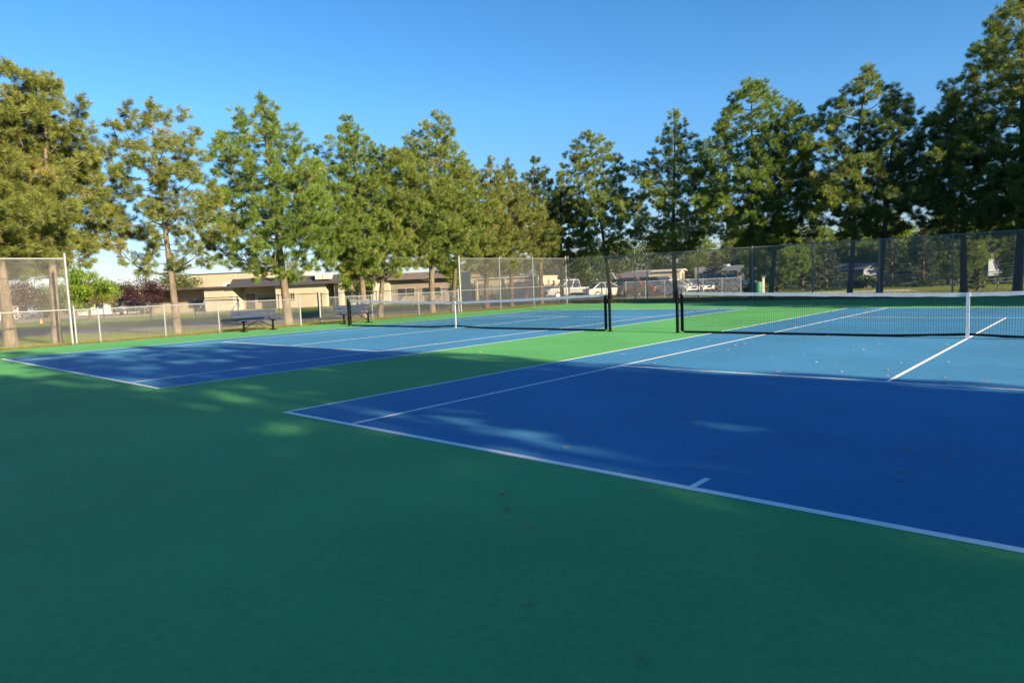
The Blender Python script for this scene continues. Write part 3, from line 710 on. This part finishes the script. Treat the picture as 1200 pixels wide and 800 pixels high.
# left background
g1 = place(leafy, 'leafy_tree', 'bright green leafy tree beyond the road, right of the corner post', 'tree', 104, 78, 5.4, 2.4, 1.2, 'leaf_bright', seed=31)
p1 = place(leafy, 'plum_tree', 'dark purple plum tree beyond the field, behind the white vans', 'tree', 168, 104, 5.0, 3.4, 0.9, 'leaf_plum', seed=32)
g2 = place(leafy, 'leafy_tree', 'mid green leafy tree behind the pink house, between the two left pine trunks', 'tree', 56, 118, 5.2, 3.0, 0.9, 'leaf_mid', seed=33)
dup(p1, at(12, 100), 1.0, 'dark purple plum tree seen through the tall mesh left of the pink house', None, (1.15, 1.15, 1.15))
dup(g2, at(140, 112), 2.0, 'mid green leafy tree left of the purple plum tree', None, (0.95, 0.95, 0.95))
dup(g2, at(212, 118), 3.0, 'green leafy tree behind the left end of the school roof', None, (1.1, 1.1, 1.25))
dup(g1, at(418, 64), 1.2, 'bright lime green leafy tree behind the second bench', None, (0.72, 0.72, 0.72))
dup(g1, at(536, 63), 2.6, 'bright green leafy tree left of the white cabinet', None, (0.55, 0.55, 0.75))
dup(g2, at(585, 104), 2.2, 'leafy tree behind the left half of the cream annex block', None, (1.15, 1.15, 1.2)); dup(g2, at(622, 102), 0.7, 'leafy tree behind the right end of the cream annex block', None, (1.0, 1.0, 1.2)); dup(g2, at(553, 110), 5.0, 'leafy tree behind the gap between school and annex', None, (1.0, 1.0, 1.1)); dup(g2, at(88, 126), 5.0, 'mid green leafy tree left of the bright green one', None, (1.0, 1.0, 1.1))
dup(g2, at(250, 122), 4.0, 'leafy tree showing above the low school roof', None, (1.0, 1.0, 1.05))
# back
g3 = place(leafy, 'leafy_tree', 'round mid green leafy tree behind the white pickup', 'tree', 687, 74, 5.2, 2.6, 0.8, 'leaf_mid', seed=34, nclump=60)
s1 = place(spruce, 'spruce_tree', 'blue green spruce right of the pale blue house', 'tree', 1082, 72, 6.0, 2.0, seed=35)
s2 = place(spruce, 'spruce_tree', 'dark spruce left of the pale blue house', 'tree', 968, 66, 4.4, 2.2, seed=36)
bp1 = place(pine, 'pine_tree', 'light green pine behind the green barrel', 'tree', 912, 66, 7.2, 2.7, 0.5, seed=37, fol='fol_green', bk='bark_dark', per=34, needle=(0.24, 0.028), gap=0.62)
bp2 = place(pine, 'pine_tree', 'dark background pine between the blue green spruce and the white net strap', 'tree', 1112, 80, 9.0, 3.0, 0.6, seed=38, fol='fol_mid', bk='bark_dark', per=34, needle=(0.24, 0.028), gap=0.62)
for src, c, D, sc, rz, lab in (
  (s2, 838, 72, 0.95, 1, 'spruce right of the white motorhome'), (s2, 940, 74, 1.5, 2, 'tall spruce behind the sand path'), (s1, 1045, 78, 1.1, 3, 'grey green spruce directly right of the pale blue house'),
  (bp1, 885, 84, 1.15, 1, 'light pine behind the two close trunks left of the sand path'), (bp1, 1000, 92, 1.15, 4, 'light pine rising behind the pale blue house'), (g3, 725, 86, 1.35, 2, 'leafy tree behind the red car'),
  (g3, 772, 92, 1.5, 3, 'leafy tree behind the cream mobile home'), (bp2, 820, 94, 0.9, 2, 'dark pine behind the white motorhome'), (bp2, 860, 100, 1.0, 3, 'dark pine far behind the spruce beside the motorhome'),
  (g1, 1072, 92, 1.35, 1, 'yellow green leafy tree above the blue green spruce'), (bp2, 1180, 86, 1.0, 5, 'dark background pine behind the tallest pine'), (s1, 1150, 90, 1.2, 2, 'spruce behind the lavender house'), (s1, 1195, 74, 1.0, 2.4, 'spruce at the right edge behind the far low fence'),
  (bp1, 960, 98, 1.2, 0.4, 'light pine behind the dark spruce'), (bp2, 1040, 100, 1.1, 1.4, 'dark pine behind the grey green spruce'), (g3, 655, 96, 1.2, 1.4, 'leafy tree behind the grey shed'), (g3, 1120, 68, 0.45, 1.0, 'round green bush at the far low fence')):
    dup(src, at(c, D), rz, lab, None, (sc, sc, sc))
place(leafy, 'bush', 'low green bush in front of the pale blue house', 'bush', 1012, 71, 1.1, 1.3, 0.1, 'leaf_mid', seed=41, nclump=18, per=120)
place(spruce, 'small_conifer', 'small dark conifer sapling on the lawn between the two right trunks', 'tree', 1147, 50, 1.5, 0.55, 'fol_deep', seed=42)

# ------------------------------------------------------------------ grass blades and litter (uncountable)
def blades(name, lab, n, fn, h=(0.04, 0.14), w=0.006):
    x, y = fn(n); z = np.array([gz(a, b)-0.06 for a, b in zip(x, y)])
    p = np.stack([x, y, z], 1); hgt = rng.uniform(*h, n)[:, None]
    a = rng.uniform(0, 6.28, n); s = np.stack([np.cos(a), np.sin(a), 0*a], 1)*w
    ln = np.stack([rng.normal(size=n)*0.5, rng.normal(size=n)*0.5, np.ones(n)], 1)*hgt
    q = np.empty((n, 3, 3)); q[:, 0] = p-s; q[:, 1] = p+s; q[:, 2] = p+ln
    o = tris_obj(name, q.reshape(-1, 3), np.clip(rng.normal(0.55, 0.25, n), 0, 1), 'blade', None)
    return tag(o, lab, 'grass', None, 'stuff')
blades('grass', 'grass along the left fence and under the pines', 60000, lambda n: (-18.9-np.abs(rng.normal(0, 1, n))*1.7, rng.uniform(-8, 34, n)), w=0.008)
blades('grass', 'mown grass strip behind the far fence', 60000, lambda n: (lambda x: (x, 31.3+(x+19.35)*0.09+0.05+rng.random(n)**1.4*13))(rng.uniform(-24, 9, n)), w=0.009)
def litter(name, lab, mat, pts, size, wid=0.0022):
    P = []
    for (x, y) in pts:
        k = rnd.randint(2, 5); a0 = rnd.uniform(0, 3.14)
        for j in range(k):
            a = a0+rnd.gauss(0, 0.22); L = size*rnd.uniform(0.5, 1.3); px, py = x+rnd.gauss(0, size*0.4), y+rnd.gauss(0, size*0.3)
            c, s_ = math.cos(a), math.sin(a); w_ = wid
            z = 0.006+rnd.random()*0.004; z2 = z+rnd.random()*0.012
            P += [(px-c*L-s_*w_, py-s_*L+c*w_, z), (px+s_*w_, py-c*w_, z+0.004), (px+c*L, py+s_*L, z2), (px-s_*w_, py+c*w_, z+0.006)]
    P = np.array(P); o = tris_obj(name, P, np.zeros(len(P)//4), mat, None, True); return tag(o, lab, 'litter', None, 'stuff')
def scat(n, x0, x1, y0, y1, pw=1.0): return [(x0+(x1-x0)*rnd.random()**pw, y0+(y1-y0)*rnd.random()) for _ in range(n)]
litter('needle_litter', 'brown pine needle scraps scattered over the courts', 'litter', scat(190, -6, 12, -4, 6)+scat(150, -17, 12, 4, 30)+scat(600, -18.9, -18.2, -8, 31, 2)+[(x, BF(x)-0.55-abs(rnd.gauss(0, 0.25))) for x in [rnd.uniform(-18, 10) for _ in range(500)]], 0.055)
litter('leaf_litter', 'pale leaf scraps on the sunlit part of the courts', 'palelitter', scat(45, 1, 12, 5.6, 12)+scat(120, -16, 12, 6, 28), 0.026, 0.008)

# ------------------------------------------------------------------ houses, sheds
def house(name, lab, c, D, L, W, Hw, Hr, wall, roof, yaw=0.0, wins=(), door=None, cat='house', over=0.25, flat=False, zoff=0.0):
    p = at(c, D); t = thing(name, lab, cat, (p[0], p[1], p[2]+zoff-0.06), facing(c)+yaw)
    m = MB()
    if flat: m.box((0, 0, Hw/2), (L, W, Hw))
    else:
        m.add([(-L/2, -W/2, 0), (-L/2, W/2, 0), (-L/2, W/2, Hw), (-L/2, 0, Hw+Hr), (-L/2, -W/2, Hw), (L/2, -W/2, 0), (L/2, W/2, 0), (L/2, W/2, Hw), (L/2, 0, Hw+Hr), (L/2, -W/2, Hw)],
              [(0, 4, 3, 2, 1), (5, 6, 7, 8, 9), (0, 5, 9, 4), (1, 2, 7, 6), (0, 1, 6, 5)])
    m.build('wall', wall, t)
    r_ = MB()
    if flat: r_.box((0, 0, Hw+0.09), (L+over, W+over, 0.18))
    else:
        for sy in (-1, 1):
            y1 = sy*(W/2+over); z1 = Hw-Hr*over/(W/2)
            xx = L/2+over
            r_.add([(-xx, 0, Hw+Hr+0.02), (xx, 0, Hw+Hr+0.02), (xx, y1, z1+0.02), (-xx, y1, z1+0.02), (-xx, 0, Hw+Hr+0.14), (xx, 0, Hw+Hr+0.14), (xx, y1, z1+0.14), (-xx, y1, z1+0.14)],
                   [(0, 1, 2, 3), (4, 7, 6, 5), (0, 4, 5, 1), (3, 2, 6, 7), (0, 3, 7, 4), (1, 5, 6, 2)])
    r_.build('roof', roof, t)
    for (x, z, w_, h_) in wins:
        f = MB()
        for dx, dz, ww, hh in ((0, h_/2+0.04, w_+0.16, 0.08), (0, -h_/2-0.04, w_+0.16, 0.08), (-w_/2-0.04, 0, 0.08, h_), (w_/2+0.04, 0, 0.08, h_)):
            f.box((x+dx, -W/2-0.02, z+dz), (ww, 0.06, hh))
        fo = f.build('window', 'white', t)
        MB().box((x, -W/2-0.006, z), (w_, 0.02, h_)).build('pane', 'glass', fo)
    if door:
        x, w_, h_ = door
        d = MB().box((x, -W/2-0.02, h_/2+0.05), (w_, 0.05, h_)).build('door', 'taupe', t)
        MB().tube([(x+w_*0.35, -W/2-0.09, 1.0), (x+w_*0.35, -W/2-0.04, 1.0)], 0.03, 6).build('handle', 'galv', d)
    return t
house('house', 'pink house with a terracotta roof seen between the two left pine trunks', 43, 132, 9.5, 6, 2.3, 1.5, 'pink', 'roofred', 0.25, ((-2.6, 1.4, 1.1, 1.0), (2.4, 1.4, 1.1, 1.0)), (0.2, 0.9, 2.0))
house('house', 'white house at the left edge behind the tall mesh', 4, 128, 9, 6, 2.2, 0.9, 'white', 'roofgrey', 0.1, ((-2.2, 1.4, 1.1, 1.0), (2.0, 1.4, 1.1, 1.0)), (0.0, 0.9, 2.0))
house('house', 'white house with an orange brown roof right of the corner post', 124, 140, 11, 6, 2.0, 1.0, 'white', 'roofred', -0.1, ((-3.4, 1.3, 1.1, 1.0), (-0.8, 1.3, 1.1, 1.0), (3.4, 1.3, 1.1, 1.0)), (1.4, 0.9, 1.95))
house('mobile_home', 'cream mobile home behind the dark blue car', 772, 80, 5.4, 3.4, 2.5, 0.12, 'cream', 'white', -0.2, ((-1.2, 1.5, 0.7, 0.7), (1.2, 1.5, 0.8, 0.7)), (0.2, 0.8, 1.9), 'mobile home')
house('shed', 'blue grey shed behind the red car', 747, 78, 2.6, 2.4, 2.0, 0.5, 'bluegrey', 'roofgrey', -0.2, (), (0.3, 0.8, 1.7), 'shed')
house('shed', 'small white shed roof behind the pale van', 722, 84, 3.2, 2.4, 1.8, 0.7, 'white', 'roofgrey', 0.3, ((-0.8, 1.2, 0.5, 0.5),), (0.4, 0.8, 1.7), 'shed')
house('storage_container', 'cream ribbed storage container left of the parked cars', 661, 72, 2.2, 2.2, 1.5, 0.1, 'cream', 'white', 0.1, (), (0.2, 0.8, 1.4), 'container', 0.06, True, 0.3)
house('shed', 'dull grey shed behind the silver pickup', 669, 80, 0.9, 1.4, 2.3, 0.2, 'taupe', 'roofgrey', 0.1, (), None, 'shed', 0.08)
house('house', 'pale blue house with a white gable end beyond the sand path', 1003, 74, 4.2, 2.6, 1.75, 0.5, 'bluegrey', 'roofgrey', -0.75, ((-1.0, 1.1, 0.6, 0.7),), (0.5, 0.7, 1.6))
house('house', 'lavender grey house half hidden between trunks on the right', 1143, 84, 3.6, 3.0, 2.0, 0.5, 'bluegrey', 'roofgrey', -0.4, ((-0.9, 1.2, 0.7, 0.7), (0.9, 1.2, 0.7, 0.7)), (0.1, 0.8, 1.8), 'house', 0.2, False, 0.7)
p = at(541.5, 57); t = thing('utility_cabinet', 'tall white metal cabinet behind the left end of the far tall fence', 'cabinet', p, facing(546))
h = zrow(546, 319, 57)-p[2]; w_ = 0.78
MB().box((0.35, 0, h/2), (w_, 0.5, h)).build('body', 'white', t, 0.02)
m = MB()
for k in range(9): m.box((0.35-w_/2+w_*(k+0.5)/9, -0.262, h/2), (0.035, 0.02, h*0.94))
m.build('rib_panel', 'white', t)
# school: sections along one front line, seen through the pines
a_, b_ = np.array(at(150, 108)[:2]), np.array(at(545, 84)[:2]); Ls = float(np.linalg.norm(b_-a_)); ds = (b_-a_)/Ls
t = thing('school_building', 'long cream single storey school with dark flat roof behind the left pines', 'building', (a_[0], a_[1], -0.62), math.atan2(ds[1], ds[0]))
def us(c):
    v = ray(c); A_ = np.array([[v[0], -ds[0]], [v[1], -ds[1]]]); s_ = np.linalg.solve(A_, a_-np.array([CX, CY])); return float(s_[1])
HE = 3.05
def sect(c0, c1, y, mat, z1=HE, z0=-0.3, name='wall', d=6.0):
    u0, u1 = us(c0), us(c1); return MB().box(((u0+u1)/2, y+d/2, (z0+z1)/2), (u1-u0, d, z1-z0)).build(name, mat, t)
sect(150, 238, 2.2, 'tan'); sect(238.2, 272, 0.0, 'cream'); sect(272.2, 322, 2.2, 'tan'); sect(322.2, 381, 0.0, 'cream'); sect(381.2, 391, 1.8, 'taupe'); sect(391.2, 456, 0.0, 'cream'); sect(456.2, 545, 0.4, 'taupe', HE+0.05)
u0, u1 = us(150), us(270)
MB().box(((u0+u1)/2, 2.7, HE+0.12), (u1-u0, 6.6, 0.22)).build('roof', 'fascia', t)
u0, u1 = us(270.3), us(400); m = MB()
m.add([(u0, -0.7, HE+0.0), (u1, -0.7, HE), (u1, 0.5, HE+1.15), (u0, 0.5, HE+1.15), (u0, 6, HE), (u1, 6, HE), (u1, 5.0, HE+1.15), (u0, 5.0, HE+1.15)], [(0, 1, 2, 3), (3, 2, 6, 7), (4, 7, 6, 5), (0, 4, 5, 1), (0, 3, 7, 4), (1, 5, 6, 2)])
m.build('roof', 'fascia', t)
u0, u1 = us(400.3), us(548); m = MB()
m.add([(u0, -0.5, HE+0.06), (u1, -0.5, HE+0.06), (u1, 4, HE+1.0), (u0, 4, HE+1.0), (u0, 8, HE+0.06), (u1, 8, HE+0.06)], [(0, 1, 2, 3), (3, 2, 5, 4), (0, 4, 5, 1), (0, 3, 4), (1, 5, 2)])
m.build('roof', 'roofbrown', t)
pu = np.array(at(274, 122)[:2])-a_; uu = float(pu@ds); yy = float(pu@np.array([-ds[1], ds[0]]))
up_ = MB().box((uu, yy, 2.7), (15.5, 9, 5.7)).build('upper_block', 'cream', t)
MB().box((uu, yy, 5.61), (15.8, 9.3, 0.1)).build('parapet_cap', 'fascia', up_)
for c, wd, z, y in ((351, 1.5, HE+1.55, 2.5), (376, 1.0, HE+0.95, -0.1), (385, 1.0, HE+0.95, -0.1), (257, 0.5, HE+0.4, 1.4)):
    MB().box((us(c), y, z), (wd, 0.9, 0.75)).build('air_conditioner', 'white', t, 0.05)
for c0, c1, y, z0, z1 in ((206, 234, 2.2, 0.5, 1.5), (290, 320, 2.2, 0.9, 1.6), (464, 484, 0.4, 1.0, 2.0), (493, 515, 0.4, 1.0, 2.0), (340, 344, 0, 1.1, 2.0)):
    u0, u1 = us(c0), us(c1); f = MB()
    for x, z, ww, hh in (((u0+u1)/2, z1+0.04, u1-u0+0.16, 0.08), ((u0+u1)/2, z0-0.04, u1-u0+0.16, 0.08), (u0-0.04, (z0+z1)/2, 0.08, z1-z0), (u1+0.04, (z0+z1)/2, 0.08, z1-z0), ((u0+u1)/2, (z0+z1)/2, 0.06, z1-z0)):
        f.box((x, y-0.03, z), (ww, 0.06, hh))
    fo = f.build('window', 'tan', t); MB().box(((u0+u1)/2, y-0.008, (z0+z1)/2), (u1-u0, 0.02, z1-z0)).build('pane', 'glass', fo)
for c, y in ((281, 2.2), (386, 1.8)):
    d = MB().box((us(c), y-0.03, 1.05), (1.3, 0.06, 2.1)).build('door', 'fascia', t); MB().box((us(c)+0.4, y-0.08, 1.0), (0.05, 0.06, 0.25)).build('handle', 'galv', d)
for c in (400, 412, 440): MB().box((us(c), -0.25, HE/2), (0.5, 0.46, HE-0.02)).build('pillar', 'cream', t)
# annex
a2, b2 = np.array(at(556, 84)[:2]), np.array(at(630, 80)[:2]); L2 = float(np.linalg.norm(b2-a2)); d2 = (b2-a2)/L2; base2 = gz(*a2)-0.05
t2 = thing('annex_block', 'plain cream block building seen through the far left corner mesh', 'building', (a2[0], a2[1], base2), math.atan2(d2[1], d2[0]))
H2 = zrow(590, 326, 82)-base2
MB().box((L2/2, 3, H2/2-0.2), (L2, 6, H2+0.4)).build('wall', 'cream', t2)
MB().box((L2/2, 3, H2+0.06), (L2+0.3, 6.3, 0.12)).build('roof', 'white', t2)
for x in (0.3, L2*0.5, L2-0.2): MB().box((x, -0.06, H2/2), (0.25, 0.12, H2-0.02)).build('pillar', 'tan', t2)
d = MB().box((1.2, -0.025, 1.0), (0.95, 0.05, 2.0)).build('door', 'taupe', t2); MB().box((1.5, -0.07, 1.0), (0.05, 0.05, 0.2)).build('handle', 'galv', d)
p = at(643, 70); t = thing('gate_pillar', 'tan square pillar left of the storage container', 'pillar', p, facing(643))
hh = zrow(643, 327, 70)-p[2]; MB().box((0, 0, hh/2-0.05), (0.32, 0.32, hh)).build('shaft', 'tan', t, 0.02); MB().box((0, 0, hh+0.02), (0.42, 0.42, 0.1)).build('cap', 'walk', t, 0.02)

# ------------------------------------------------------------------ vehicles
def wheel(t, x, y, r_=0.33, w_=0.22):
    s = 1 if y > 0 else -1
    o = MB().tube([(x, y-s*w_, r_), (x, y-s*w_*0.85, r_), (x, y-s*0.03, r_), (x, y, r_)], [r_*0.86, r_, r_, r_*0.86], 20).build('wheel', 'tyre', t)
    MB().tube([(x, y-s*0.02, r_), (x, y+s*0.012, r_)], [r_*0.64, r_*0.58], 14).build('rim', 'rim', o)
def vehicle(name, lab, cat, pos, rz, kind, paint):
    t = thing(name, lab, cat, (pos[0], pos[1], pos[2]-0.04), rz)
    if kind == 'sedan':
        L, W, belt, H = 4.55, 1.76, 0.92, 1.45
        low = [(-2.25, 0.42), (-2.2, 0.85), (-1.6, 0.95), (0.9, 0.93), (1.9, 0.80), (2.22, 0.62), (2.25, 0.35), (1.85, 0.24), (-1.95, 0.24)]
        cab = [(-1.75, 0.9), (-1.05, 1.40), (0.05, 1.43), (0.98, 0.9)]
    elif kind == 'suv':
        L, W, belt, H = 4.7, 1.86, 1.05, 1.75
        low = [(-2.32, 0.5), (-2.3, 1.05), (-1.9, 1.10), (1.0, 1.08), (2.0, 0.98), (2.3, 0.75), (2.32, 0.42), (1.9, 0.30), (-2.0, 0.30)]
        cab = [(-2.2, 1.05), (-1.95, 1.68), (0.1, 1.73), (1.05, 1.05)]
    elif kind == 'van':
        L, W, belt, H = 6.2, 2.2, 1.3, 2.6
        low = [(-3.1, 0.5), (-3.1, 1.35), (2.0, 1.35), (2.9, 1.1), (3.1, 0.8), (3.1, 0.42), (2.6, 0.32), (-2.7, 0.32)]
        cab = [(-3.08, 1.33), (-3.06, 2.55), (1.6, 2.6), (2.2, 1.33)]
    else:
        L, W, belt, H = 5.5, 1.92, 1.08, 1.85
        low = [(-2.75, 0.55), (-2.75, 1.08), (-0.6, 1.10), (1.2, 1.10), (2.45, 1.04), (2.72, 0.85), (2.75, 0.45), (2.3, 0.36), (-2.3, 0.36)]
        cab = [(-0.75, 1.08), (-0.62, 1.80), (0.55, 1.84), (1.28, 1.08)]
    W2 = W/2
    MB().side(low, -W2, W2).build('body', paint, t, 0.09)
    # cabin: glazed tub with painted roof and pillars
    vs = []; inn = 0.16
    for y in (-1, 1):
        for x, z in cab: vs.append((x, y*(W2-0.05-(inn if z > belt+0.2 else 0.0)), z))
    MB().add(vs, [(0, 1, 2, 3), (7, 6, 5, 4), (0, 4, 5, 1), (1, 5, 6, 2), (2, 6, 7, 3), (3, 7, 4, 0)]).build('window', 'glass', t)
    rx0, rx1, rz_ = cab[1][0], cab[2][0], max(cab[1][1], cab[2][1])
    MB().box(((rx0+rx1)/2, 0, rz_+0.012), (rx1-rx0+0.14, W-2*inn-0.04, 0.07)).build('roof', paint, t, 0.03)
    for s in (-1, 1):
        for (x0, z0), (x1, z1) in (((cab[0][0], cab[0][1]), (cab[1][0], cab[1][1])), ((cab[3][0], cab[3][1]), (cab[2][0], cab[2][1])), (((cab[0][0]+cab[3][0])/2-0.1, cab[0][1]), ((rx0+rx1)/2-0.1, rz_))):
            MB().tube([(x0, s*(W2-0.055), z0), (x1, s*(W2-0.05-inn), z1)], 0.05, 6).build('pillar', paint, t)
        if kind == 'van': MB().box((-1.5, s*(W2-0.11), 1.75), (2.6, 0.16, 0.5)).build('side_panel', paint, t)
    for x in (-L*0.29, L*0.30):
        for s in (-1, 1): wheel(t, x, s*(W2+0.01), 0.33 if kind == 'sedan' else 0.38)
    for s in (-1, 1):
        MB().box((L/2-0.06, s*(W2-0.32), 0.70 if kind == 'sedan' else 0.84), (0.12, 0.36, 0.14)).build('headlight', 'lamp', t, 0.02)
        MB().box((-L/2+0.03, s*(W2-0.24), 0.78 if kind == 'sedan' else 0.92), (0.10, 0.24, 0.18)).build('tail_light', 'redlamp', t, 0.02)
        MB().box((cab[3][0]-0.15, s*(W2+0.09), belt+0.06), (0.12, 0.18, 0.12)).build('mirror', paint, t, 0.02)
    MB().box((L/2-0.02, 0, 0.40), (0.14, W*0.92, 0.16)).build('bumper', 'galv' if kind == 'pickup' else 'black', t, 0.03)
    MB().box((L/2-0.03, 0, 0.66), (0.09, W*0.42, 0.13)).build('grille', 'black', t)
    if kind == 'pickup':
        MB().box((-1.75, 0, 1.10), (1.8, W-0.3, 0.06)).build('bed_cover', 'black', t)
    return t
def veh(lab, cat, c, D, yaw, kind, paint): return vehicle({'sedan': 'parked_car', 'suv': 'parked_suv', 'van': 'parked_van', 'pickup': 'pickup_truck'}[kind], lab, cat, at(c, D), facing(c)+yaw, kind, paint)
veh('silver pickup parked first in the row, left of the nets\' gap', 'pickup truck', 668, 68, R(200), 'pickup', 'carsilver')
veh('white car parked between the silver pickup and the tall van', 'car', 712, 65, R(20), 'sedan', 'carwhite')
veh('tall pale van with dark blue windows behind the white car', 'van', 701, 82, R(10), 'van', 'carwhite')
veh('red car parked right of the light pole', 'car', 750, 64, R(-38), 'suv', 'carred')
veh('dark blue car parked beside the red car', 'suv', 775, 63, R(-40), 'suv', 'carblue')
veh('white car partly behind a pine trunk', 'car', 789, 62, R(-40), 'sedan', 'carwhite')
veh('white car parked right of the pine trunk above the net post', 'car', 809, 67, R(-40), 'sedan', 'carwhite')
veh('black pickup below the white motorhome', 'pickup truck', 834, 70, R(-62), 'pickup', 'carblack')
veh('small white car just right of the red car, half behind the dark blue one', 'car', 762, 74, R(-40), 'sedan', 'carwhite')
veh('pale silver car below the roof of the cream mobile home, right side', 'car', 797, 76, R(-42), 'sedan', 'carsilver')
veh('white car parked left of the black pickup', 'car', 821, 75, R(-42), 'sedan', 'carwhite')
veh('small silver car left of the light pole behind the fence', 'car', 731, 70, R(15), 'sedan', 'carsilver')
veh('grey car at the right end of the parked row', 'car', 853, 68, R(-35), 'suv', 'cargrey')
p = at(850, 80); t = thing('motorhome', 'white motorhome with a curtained side window, parked behind the row of cars', 'motorhome', p, facing(850)-0.35)
MB().side([(-3.2, 0.5), (-3.2, 2.75), (2.5, 2.8), (3.2, 2.45), (3.2, 1.75), (2.6, 1.6), (3.3, 1.0), (3.3, 0.5)], -1.1, 1.1).build('body', 'carwhite', t, 0.06)
for x0, x1, z0, z1, mt in ((-2.6, -1.5, 1.4, 2.1, 'glass'), (-0.9, 0.5, 1.35, 2.15, 'yellow'), (1.0, 1.7, 0.7, 2.2, 'taupe')):
    f = MB()
    for xx, zz, ww, hh in (((x0+x1)/2, z1, x1-x0+0.1, 0.06), ((x0+x1)/2, z0, x1-x0+0.1, 0.06), (x0, (z0+z1)/2, 0.06, z1-z0), (x1, (z0+z1)/2, 0.06, z1-z0)): f.box((xx, -1.12, zz), (ww, 0.05, hh))
    fo = f.build('window' if mt != 'taupe' else 'door', 'fascia', t); MB().box(((x0+x1)/2, -1.105, (z0+z1)/2), (x1-x0, 0.02, z1-z0)).build('pane' if mt == 'glass' else ('curtain' if mt == 'yellow' else 'door_panel'), mt, fo)
MB().box((0.0, -0.2, 2.87), (1.0, 0.8, 0.2)).build('roof_vent', 'white', t, 0.03)
for x in (-1.9, 2.0):
    for q in (-1, 1): wheel(t, x, q*1.12, 0.38)
veh('white van parked left of the school beyond the field', 'van', 161, 112, R(190), 'van', 'carwhite')
veh('white van parked nearest the school beyond the field', 'van', 184, 110, R(8), 'van', 'carwhite')
veh('pale car parked under the blue green spruce', 'car', 1066, 80, R(10), 'sedan', 'carsilver')

# ------------------------------------------------------------------ small street furniture
p = at(744, 50.5); t = thing('light_pole', 'slim pale light pole with a small box, in front of the red car', 'pole', p, facing(744))
H = zrow(744, 290, 50.5)-p[2]; MB().tube([(0, 0, -0.1), (0, 0, H)], [0.055, 0.045], 10).build('pole', 'whitepipe', t); MB().box((0, -0.08, H*0.62), (0.16, 0.1, 0.3)).build('box', 'white', t, 0.015)
MB().tube([(0, 0, H), (0, -0.5, H+0.08)], 0.03, 8).build('arm', 'whitepipe', t)
p = at(888, 50); t = thing('trash_barrel', 'green trash barrel between two close pine trunks', 'trash bin', p)
MB().tube([(0, 0, 0), (0, 0, 0.06), (0, 0, 0.45), (0, 0, 0.86)], [0.25, 0.27, 0.285, 0.29], 20).build('body', 'barrel', t)
MB().tube([(0, 0, 0.86), (0, 0, 0.92), (0, 0, 0.97)], [0.31, 0.30, 0.12], 20).build('lid', 'barrel', t)
p = at(894.5, 51); t = thing('utility_post', 'white utility post right beside the green barrel', 'post', p, facing(894))
MB().box((0, 0, 0.6), (0.16, 0.16, 1.2)).build('post', 'whitepipe', t, 0.01); MB().box((0, 0, 1.27), (0.26, 0.22, 0.12)).build('cap', 'galv', t, 0.02)
p = at(46, 70); t = thing('traffic_cone', 'orange traffic cone on the grass between the two left pine trunks', 'cone', p)
MB().tube([(0, 0, 0.03), (0, 0, 0.36)], [0.10, 0.02], 14).build('cone', 'orange', t); MB().box((0, 0, 0.02), (0.28, 0.28, 0.04)).build('base', 'orange', t)
# white pipe goal frame on the field
a3, b3 = at(239, 56), at(279, 52.5); L3 = math.dist(a3[:2], b3[:2]); t = thing('goal_frame', 'white pipe goal frame on the grass beyond the road, left of the first bench', 'goal', a3, math.atan2(b3[1]-a3[1], b3[0]-a3[0]))
for x in (0, L3):
    MB().tube([(x, 0, -0.05), (x, 0, 1.25)], 0.04, 8).build('goal_post', 'whitepipe', t); MB().tube([(x, 0, 1.22), (x+0.55, -1.3, 0.02)], 0.032, 8).build('back_stay', 'whitepipe', t)
MB().tube([(-0.04, 0, 1.25), (L3+0.04, 0, 1.25)], 0.04, 8).build('crossbar', 'whitepipe', t)
# table on the far lawn
p = at(1186, 53); t = thing('picnic_table', 'low grey picnic table on the lawn at the right edge', 'table', p, facing(1186))
MB().box((0, 0, 0.62), (1.9, 0.7, 0.05)).build('tabletop', 'cargrey', t)
for y in (-0.62, 0.62): MB().box((0, y, 0.40), (1.9, 0.26, 0.04)).build('seat', 'cargrey', t)
for x in (-0.7, 0.7):
    MB().tube([(x, -0.6, 0), (x, -0.1, 0.6)], 0.03, 6).tube([(x, 0.6, 0), (x, 0.1, 0.6)], 0.03, 6).tube([(x, -0.64, 0.37), (x, 0.64, 0.37)], 0.025, 6).build('leg', 'galv', t)

# ------------------------------------------------------------------ render settings
S.render.engine = 'CYCLES'
S.view_settings.view_transform = 'Standard'; S.view_settings.look = 'None'; S.view_settings.exposure = 1.85; S.view_settings.gamma = 1.0
S.view_settings.use_curve_mapping = False
S.cycles.max_bounces = 6; S.cycles.transparent_max_bounces = 8
